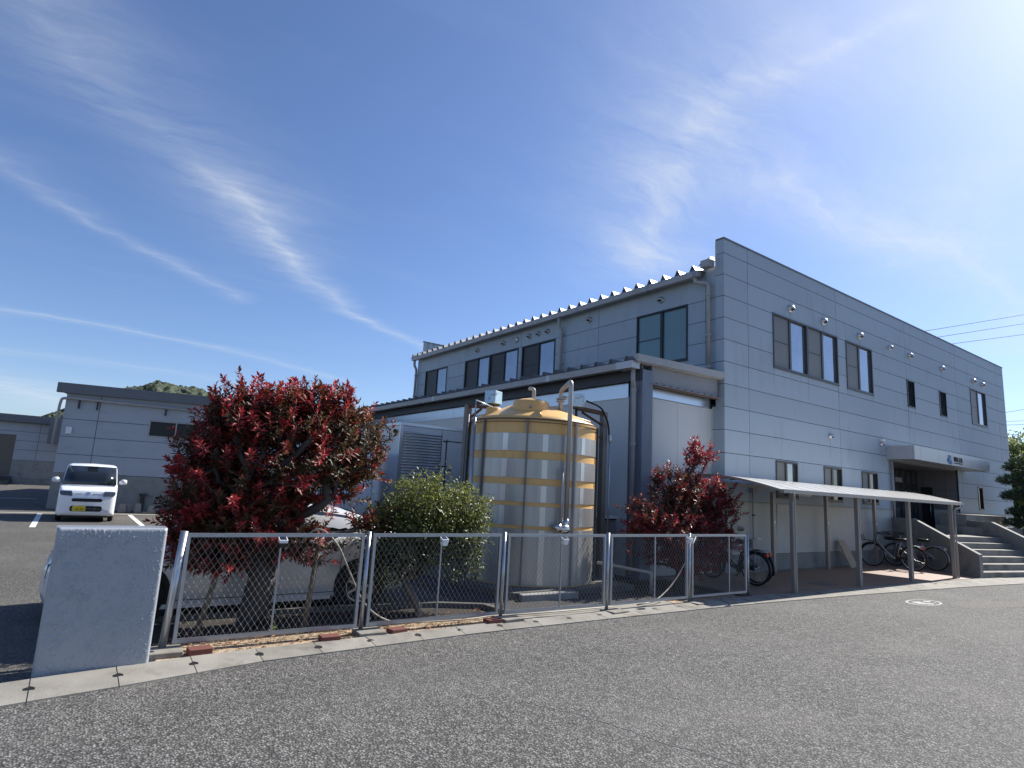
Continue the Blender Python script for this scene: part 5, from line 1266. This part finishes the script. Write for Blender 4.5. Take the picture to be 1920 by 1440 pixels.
# ------------------------------------------------------------------ vegetation
def leaf_mesh(name, P, D, Nn, L, Wd, tint, m, parent, curl=.25):
    """P base, D direction, Nn normal, per leaf; a pointed leaf of six faces-corners folded on its midrib"""
    D = D/np.linalg.norm(D, axis=1, keepdims=True); S_ = np.cross(D, Nn); S_ /= np.linalg.norm(S_, axis=1, keepdims=True)+1e-9
    U = np.cross(S_, D); n = len(P); L = L[:, None]; Wd = Wd[:, None]
    a = P; mid = P+D*L*.5-U*L*curl*.15; l = P+D*L*.48+S_*Wd*.5+U*Wd*.18; r = P+D*L*.48-S_*Wd*.5+U*Wd*.18; tip = P+D*L-U*L*curl*.4
    V = np.stack([a, l, mid, r, tip], 1).reshape(-1, 3)
    b = np.arange(n)[:, None]*5
    F = np.concatenate([b+np.array([[0, 2, 1]]), b+np.array([[1, 2, 4]]), b+np.array([[0, 3, 2]]), b+np.array([[2, 3, 4]])], 1).reshape(-1, 3)
    me = bpy.data.meshes.new(name); me.vertices.add(len(V)); me.loops.add(F.size); me.polygons.add(len(F))
    org = ORG[parent.name]; V = V-np.array([org.x, org.y, org.z])
    me.vertices.foreach_set('co', V.astype(np.float32).ravel()); me.loops.foreach_set('vertex_index', F.astype(np.int32).ravel())
    me.polygons.foreach_set('loop_start', np.arange(0, F.size, 3, dtype=np.int32)); me.polygons.foreach_set('loop_total', np.full(len(F), 3, dtype=np.int32))
    me.update(); me.validate()
    at = me.attributes.new('tint', 'FLOAT', 'POINT'); at.data.foreach_set('value', np.repeat(tint, 5).astype(np.float32))
    me.materials.append(m)
    o = bpy.data.objects.new(name, me); COL.objects.link(o); o.parent = parent; ORG[o.name] = org
    return o

def grow(base, tips, rs, r_tip=.004, power=2.3, start=None):
    """grow a branching skeleton that reaches every tip; returns nodes, parents, radii"""
    nodes = [Vector(p) for p in (start or [base])]; par = [-1]+list(range(len(nodes)-1)); path = [0.0]
    for i in range(1, len(nodes)): path.append(path[-1]+(nodes[i]-nodes[i-1]).length)
    order = sorted(range(len(tips)), key=lambda i: (Vector(tips[i])-nodes[-1]).length)
    ends = []
    arr = [tuple(p) for p in nodes]
    for i in order:
        t = Vector(tips[i]); A_ = np.array(arr); d = np.linalg.norm(A_-np.array(t), axis=1)+.28*np.array(path)
        if len(nodes) > len(start or [base]): d[:max(1, len(start or [base])-1)] += 5
        j = int(d.argmin()); p = nodes[j]; v = t-p; n = max(1, int(v.length/.14))
        last = j
        for k in range(1, n+1):
            f = k/n; q = p+v*f+Vector((rs.randn(), rs.randn(), rs.randn()))*.018*(1 if k < n else 0)-Vector((0, 0, 1))*.12*v.length*f*(1-f)
            nodes.append(q); arr.append(tuple(q)); par.append(last); path.append(path[last]+(q-nodes[last]).length); last = len(nodes)-1
        ends.append((i, last))
    cnt = [0]*len(nodes)
    for _, e in ends:
        while e != -1: cnt[e] += 1; e = par[e]
    rad = [r_tip*max(c, 1)**(1/power) for c in cnt]
    return nodes, par, rad, ends
def branches(nodes, par, rad, mb, minr=0.0):
    kids = {}
    for i, p in enumerate(par):
        if p >= 0: kids.setdefault(p, []).append(i)
    def chain(i):
        pts = [nodes[par[i]] if par[i] >= 0 else nodes[i]]; rs_ = [min(rad[par[i]], rad[i]*1.25) if par[i] >= 0 else rad[i]]
        while True:
            pts.append(nodes[i]); rs_.append(rad[i]); ks = kids.get(i, [])
            if not ks: break
            ks = sorted(ks, key=lambda k: -rad[k])
            for k in ks[1:]: stack.append(k)
            i = ks[0]
        if max(rs_) > minr: mb.tube(pts, rs_, 8 if rs_[0] > .03 else 5, True)
    stack = [0]
    while stack: chain(stack.pop())

def shrub(name, label, base, lobes, nshoot, leaves, LL, LW_, m, tintf, seed, start=None, r_tip=.0035, bark=None, whorl=True, up=.5, span=.22, shell=.55, cat='shrub'):
    rs = np.random.RandomState(seed); t = thing(name, label, cat, base)
    tips = []; vol = np.array([l[3]*l[4]*l[5] for l in lobes])**.8; vol = vol/vol.sum()
    while len(tips) < nshoot:
        l = lobes[rs.choice(len(lobes), p=vol)]; v = rs.randn(3); v /= np.linalg.norm(v)
        rr = (shell+(1-shell)*rs.rand()) if rs.rand() < .72 else rs.rand()**.5
        rr *= 1+.10*rs.randn()*(rr > .8)
        q = np.array(l[:3])+v*rr*np.array(l[3:6])
        if q[2] > .12: tips.append((tuple(q), v, rr))
    nodes, par, rad, ends = grow(base, [a[0] for a in tips], rs, r_tip, start=start)
    mb = MB(); branches(nodes, par, rad, mb)
    mb.build('trunk', bark or M_bark, t)
    P, D, Nn, L, W_, T = [], [], [], [], [], []
    for i, e in ends:
        q, v, rr = tips[i]; tip = np.array(nodes[e]); pv = np.array(nodes[par[e]])
        ax = (tip-pv); ax = ax/(np.linalg.norm(ax)+1e-9); ax = ax*.6+v*.45+np.array([0, 0, up]); ax /= np.linalg.norm(ax)
        sl = span*(.6+.8*rs.rand()); n = int(leaves*(.6+.8*rs.rand())); tint0 = tintf(q, rr, rs)
        o1 = np.cross(ax, [0.3, .2, 1]); o1 /= np.linalg.norm(o1); o2 = np.cross(ax, o1); ph = rs.rand()*6.28
        for k in range(n):
            f = k/max(n-1, 1); a = ph+k*2.4+rs.randn()*.25; el = R(78-48*f**1.5+rs.randn()*10)
            rad_ = o1*math.cos(a)+o2*math.sin(a); d = ax*math.cos(el)+rad_*math.sin(el)
            base_p = tip-ax*sl*(.55-f) if whorl else tip+rs.randn(3)*sl*.45
            if not whorl: d = rs.randn(3)+v*.8+np.array([0, 0, .3])
            P.append(base_p); D.append(d); Nn.append(ax+rs.randn(3)*.25)
            s_ = (.75+.5*rs.rand()); L.append(LL*s_*(1 if f < .8 else .75)); W_.append(LW_*s_); T.append(min(1, max(0, tint0+(.35*(f-.5) if whorl else .2*rs.randn()))))
    leaf_mesh('foliage', np.array(P), np.array(D), np.array(Nn), np.array(L), np.array(W_), np.array(T), m, t)
    return t

# large red photinia
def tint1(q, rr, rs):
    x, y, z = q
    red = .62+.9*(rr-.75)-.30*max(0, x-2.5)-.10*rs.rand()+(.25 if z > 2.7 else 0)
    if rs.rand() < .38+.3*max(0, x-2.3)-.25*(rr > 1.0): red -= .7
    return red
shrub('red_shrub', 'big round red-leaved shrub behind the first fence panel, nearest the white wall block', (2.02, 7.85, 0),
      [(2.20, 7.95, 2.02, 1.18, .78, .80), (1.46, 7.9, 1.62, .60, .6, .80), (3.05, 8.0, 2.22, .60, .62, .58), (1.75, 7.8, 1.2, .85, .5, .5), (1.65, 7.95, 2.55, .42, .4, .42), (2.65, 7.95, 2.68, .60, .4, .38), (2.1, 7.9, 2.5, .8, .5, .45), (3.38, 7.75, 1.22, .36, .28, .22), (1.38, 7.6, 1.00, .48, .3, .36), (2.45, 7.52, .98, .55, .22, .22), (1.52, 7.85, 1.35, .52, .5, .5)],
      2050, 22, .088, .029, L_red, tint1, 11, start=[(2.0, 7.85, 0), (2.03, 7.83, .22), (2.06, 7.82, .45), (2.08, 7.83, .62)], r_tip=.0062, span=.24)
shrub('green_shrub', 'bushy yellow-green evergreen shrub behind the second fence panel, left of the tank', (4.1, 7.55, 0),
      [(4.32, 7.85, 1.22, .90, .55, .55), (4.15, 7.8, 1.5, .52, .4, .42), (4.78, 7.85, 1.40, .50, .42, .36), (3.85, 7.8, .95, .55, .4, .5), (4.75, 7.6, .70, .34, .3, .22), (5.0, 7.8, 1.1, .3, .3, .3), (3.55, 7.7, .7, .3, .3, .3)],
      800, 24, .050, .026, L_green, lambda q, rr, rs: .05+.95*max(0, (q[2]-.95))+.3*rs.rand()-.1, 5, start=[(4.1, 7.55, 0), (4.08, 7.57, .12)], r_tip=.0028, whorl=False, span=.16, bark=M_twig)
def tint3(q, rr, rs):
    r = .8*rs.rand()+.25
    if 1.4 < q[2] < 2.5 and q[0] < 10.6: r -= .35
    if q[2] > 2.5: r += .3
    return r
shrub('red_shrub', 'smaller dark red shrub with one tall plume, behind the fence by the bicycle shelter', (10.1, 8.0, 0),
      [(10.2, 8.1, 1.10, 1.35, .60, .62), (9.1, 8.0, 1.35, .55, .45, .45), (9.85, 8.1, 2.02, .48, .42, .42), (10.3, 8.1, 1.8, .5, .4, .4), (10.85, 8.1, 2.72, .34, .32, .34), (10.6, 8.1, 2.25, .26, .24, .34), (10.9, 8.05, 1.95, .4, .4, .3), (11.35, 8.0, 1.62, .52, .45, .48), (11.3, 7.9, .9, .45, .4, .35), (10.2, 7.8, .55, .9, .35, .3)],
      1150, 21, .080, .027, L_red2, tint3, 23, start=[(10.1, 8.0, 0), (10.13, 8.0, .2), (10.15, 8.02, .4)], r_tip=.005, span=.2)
# stakes
for i, (a, b, lab) in enumerate((((1.35, 7.45, 0), (1.58, 7.62, .92), 'leaning wooden stake left of the big red bush trunk'), ((2.50, 7.42, 0), (2.62, 7.5, 1.05), 'upright wooden stake right of the big red bush trunk'))):
    mb = MB(); mb.tube([a, b], [.034, .030], 9); solo(mb, 'wooden_stake', M_stake, lab, 'stake', 'wooden stakes of the big red bush')
hs = MB(); hs.tube(fillet([(2.35, 7.40, 1.02), (2.48, 7.22, 1.24), (2.70, 7.12, 1.05), (2.86, 7.08, .72), (3.1, 7.1, .30), (3.45, 7.12, .08), (4.0, 7.1, .055), (4.6, 7.05, .05), (5.0, 7.15, .05), (5.6, 7.05, .045), (7.2, 7.0, .05)], .35, 8), .010, 8)
solo(hs, 'garden_hose', M_hose, 'pale garden hose looping over the fence top and lying along the fence foot', 'hose')
hs = MB(); hs.tube(fillet([(9.55, 7.2, 1.13), (9.15, 7.15, .62), (8.75, 7.1, .28), (8.2, 7.0, .06), (7.7, 6.95, .05)], .4, 8), .012, 8)
solo(hs, 'grey_cable', M_hose, 'grey cable hanging in a curve behind the fence in front of the smaller red shrub', 'cable')
# weeds in the bed and fallen leaves on the dirt
rs = np.random.RandomState(9)
t = thing('weed', 'small bright green weed in the dark planting bed under the big red bush', 'weed', (2.12, 7.30, .02))
n = 26; P = np.stack([2.12+rs.randn(n)*.012, 7.30+rs.randn(n)*.012, .02+rs.rand(n)*.12], 1); D = rs.randn(n, 3)*[.8, .8, .3]+[0, 0, .7]
leaf_mesh('foliage', P, D, rs.randn(n, 3)*.2+[0, 0, 1], np.full(n, .05), np.full(n, .024), np.full(n, .9), L_green, t)
n = 620; xs_ = 1.0+rs.rand(n)*4.3; ys_ = 6.74+rs.rand(n)*.95
P = np.stack([xs_, ys_, np.where(ys_ > 7.2, .026, .028)+rs.rand(n)*.006], 1); D = np.stack([rs.randn(n), rs.randn(n), rs.rand(n)*.2], 1)
t2 = bpy.data.objects.new('fallen_leaves', None)
class _O: name = 'zero'
ORG['zero'] = Vector((0, 0, 0))
lt_ = thing('fallen_leaves_tmp', None, None, (0, 0, 0))
lo_ = leaf_mesh('fallen_leaves', P, D, rs.randn(n, 3)*.3+[0, 0, 1], .03+rs.rand(n)*.05, .012+rs.rand(n)*.016, rs.rand(n), leafmat('dead_leaf', (.30, .17, .09), (.16, .05, .03), .1, .7), lt_)
lo_.parent = None; bpy.data.objects.remove(lt_); bpy.data.objects.remove(t2); tag(lo_, kind='stuff')

n = 1500; xs_ = np.concatenate([1.0+rs.rand(n-300)*4.2, 8.7+rs.rand(300)*1.8]); ys_ = 6.72+rs.rand(n)**.7*.45
cl_ = rs.rand(n)*6.28; P = np.stack([xs_+.02*np.cos(cl_), ys_, np.full(n, .022)], 1); D = rs.randn(n, 3)*[.8, .8, .3]+[0, 0, .35]
gt_ = thing('dry_grass_tmp', None, None, (0, 0, 0))
go_ = leaf_mesh('dry_grass', P, D, rs.randn(n, 3), .025+rs.rand(n)*.05, .003+rs.rand(n)*.003, rs.rand(n), leafmat('dry_grass_blade', (.46, .36, .22), (.30, .20, .11), .1, .8), gt_)
go_.parent = None; bpy.data.objects.remove(gt_); tag(go_, kind='stuff')

# cloud-pruned pine right of the stairs
def pine(name, label, base, pads, trunk, seed):
    rs = np.random.RandomState(seed); t = thing(name, label, 'tree', base); B = Vector(base)
    mb = MB(); mb.tube([B+Vector(q) for q in trunk], [.17, .15, .12, .10, .08, .06][:len(trunk)], 10)
    P, D, L = [], [], []
    for (dx, dy, dz, rx, ry_, rz_) in pads:
        c = B+Vector((dx, dy, dz)); k = min(range(len(trunk)), key=lambda i: abs(trunk[i][2]-(dz-.1))); q0 = B+Vector(trunk[k])
        mb.tube([q0, (q0+c)/2+Vector((0, 0, -.05)), c-Vector((0, 0, rz_*.4))], [.05, .035, .02], 6)
        n = int(2600*rx*ry_)
        for _ in range(n):
            v = rs.randn(3); v /= np.linalg.norm(v); rr = .6+.45*rs.rand()
            p = np.array(c)+v*rr*np.array([rx, ry_, rz_*(1 if v[2] > 0 else .45)]); P.append(p)
            D.append(v*.5+rs.randn(3)*.55+np.array([0, 0, .75])); L.append(.10+.07*rs.rand())
    mb.build('trunk', M_bark, t)
    P = np.array(P); n = len(P); L = np.array(L)
    leaf_mesh('crown', P, np.array(D), rs.randn(n, 3), L, L*.22, rs.rand(n), L_pine, t)
    return t
pine('pine_tree', 'dark cloud-pruned pine tree right of the entrance stairs', (30.2, 7.35, .5),
     [(.1, .0, 3.1, 1.05, .7, .34), (-.9, .1, 2.55, .7, .6, .26), (1.1, .1, 2.6, .9, .6, .3), (-1.15, -.1, 1.95, .95, .6, .24), (.5, -.2, 2.05, .8, .6, .28), (1.5, .1, 1.95, .9, .6, .3), (-.75, .0, 1.35, .7, .5, .24), (1.3, -.1, 1.2, .9, .6, .3), (-1.0, .2, .95, .5, .4, .2), (.2, .0, 2.7, .6, .5, .3)],
     [(0, 0, -.6), (.05, 0, .3), (-.1, 0, 1.0), (.12, 0, 1.7), (0, 0, 2.4), (.1, 0, 3.0)], 4)
# clipped low shrubs at its foot
shrub('low_hedge', 'low dark clipped hedge at the foot of the pine tree', (31.0, 7.2, .3), [(29.6, 7.2, .75, .9, .5, .35), (31.2, 7.1, .8, 1.1, .6, .4), (32.9, 7.1, .8, 1.1, .6, .4)], 260, 26, .07, .04, L_pine, lambda q, rr, rs: .5, 3, whorl=False, span=.22, cat='hedge')
mb = MB(); mb.prism([(27.0, 7.0), (34, 5.6), (40, 4.6), (40, 9), (27.5, 8.0)], lambda a, b, d: (a, b, d), -.05, .42)
solo(mb, 'planter_bed', M_conc, 'raised concrete planting bed right of the stairs, holding the pine tree', 'planter')
# pale trees beyond the office
shrub('broadleaf_tree', 'pale yellow-green tree beyond the far right corner of the office building', (66, 17, 0),
      [(66, 17, 5.6, 3.6, 3.6, 2.9), (63.5, 17.5, 4.2, 2.6, 2.6, 2.0), (68.5, 16.0, 5.0, 2.6, 2.6, 2.4), (66, 16, 2.8, 3, 3, 1.8)], 420, 34, .34, .20, L_far,
      lambda q, rr, rs: .45+.6*rs.rand(), 8, start=[(66, 17, 0), (66, 17, 1.5), (66.1, 17, 2.6)], r_tip=.02, whorl=False, span=1.0, cat='tree')
shrub('broadleaf_tree', 'darker rounded tree low behind the pine tree at the right edge', (58, 9.5, 0),
      [(58, 9.5, 2.4, 2.8, 2.6, 1.9), (61, 8.5, 2.2, 2.6, 2.2, 1.7)], 300, 34, .26, .15, L_pine,
      lambda q, rr, rs: .9, 12, start=[(58, 9.5, 0), (58, 9.5, .8), (58, 9.6, 1.4)], r_tip=.016, whorl=False, span=.8, cat='tree')
# overhead wires
WR = [((116.4, 40, 32.36), (173, 40, 47.48)), ((122.3, 40, 32.44), (172.3, 40, 45.18)), ((128.5, 40, 32.33), (171.6, 40, 42.5)),
      ((154.8, 40, 22.63), (166.5, 40, 24.6)), ((154.3, 40, 20.7), (165.8, 40, 22.04)), ((154.1, 40, 19.9), (165.5, 40, 21.2)), ((154.3, 40, 17.9), (165, 40, 19.2))]
WL = ['topmost power line above the right end of the office roof', 'second power line from the top, above the right end of the office roof', 'third power line from the top, just above the office roof edge', 'highest of the low power lines right of the office', 'upper line of the close pair of low power lines right of the office', 'lower line of the close pair of low power lines right of the office', 'lowest power line right of the office, just above the pale tree']
for (a, b), lab in zip(WR, WL):
    k = .5   # the same lines of sight at half the distance from the camera
    C0 = Vector((0, 0, 1.8)); a = C0+(Vector(a)-C0)*k; b = C0+(Vector(b)-C0)*k
    d = b-a; a2 = a-d*.8; b2 = b+d*.6; mb = MB(); n = 16
    mb.tube([a2+(b2-a2)*i/n-Vector((0, 0, 1))*0.0*math.sin(math.pi*i/n) for i in range(n+1)], .022, 5)
    solo(mb, 'power_line', M_cable, lab, 'power line', 'power lines right of the office')
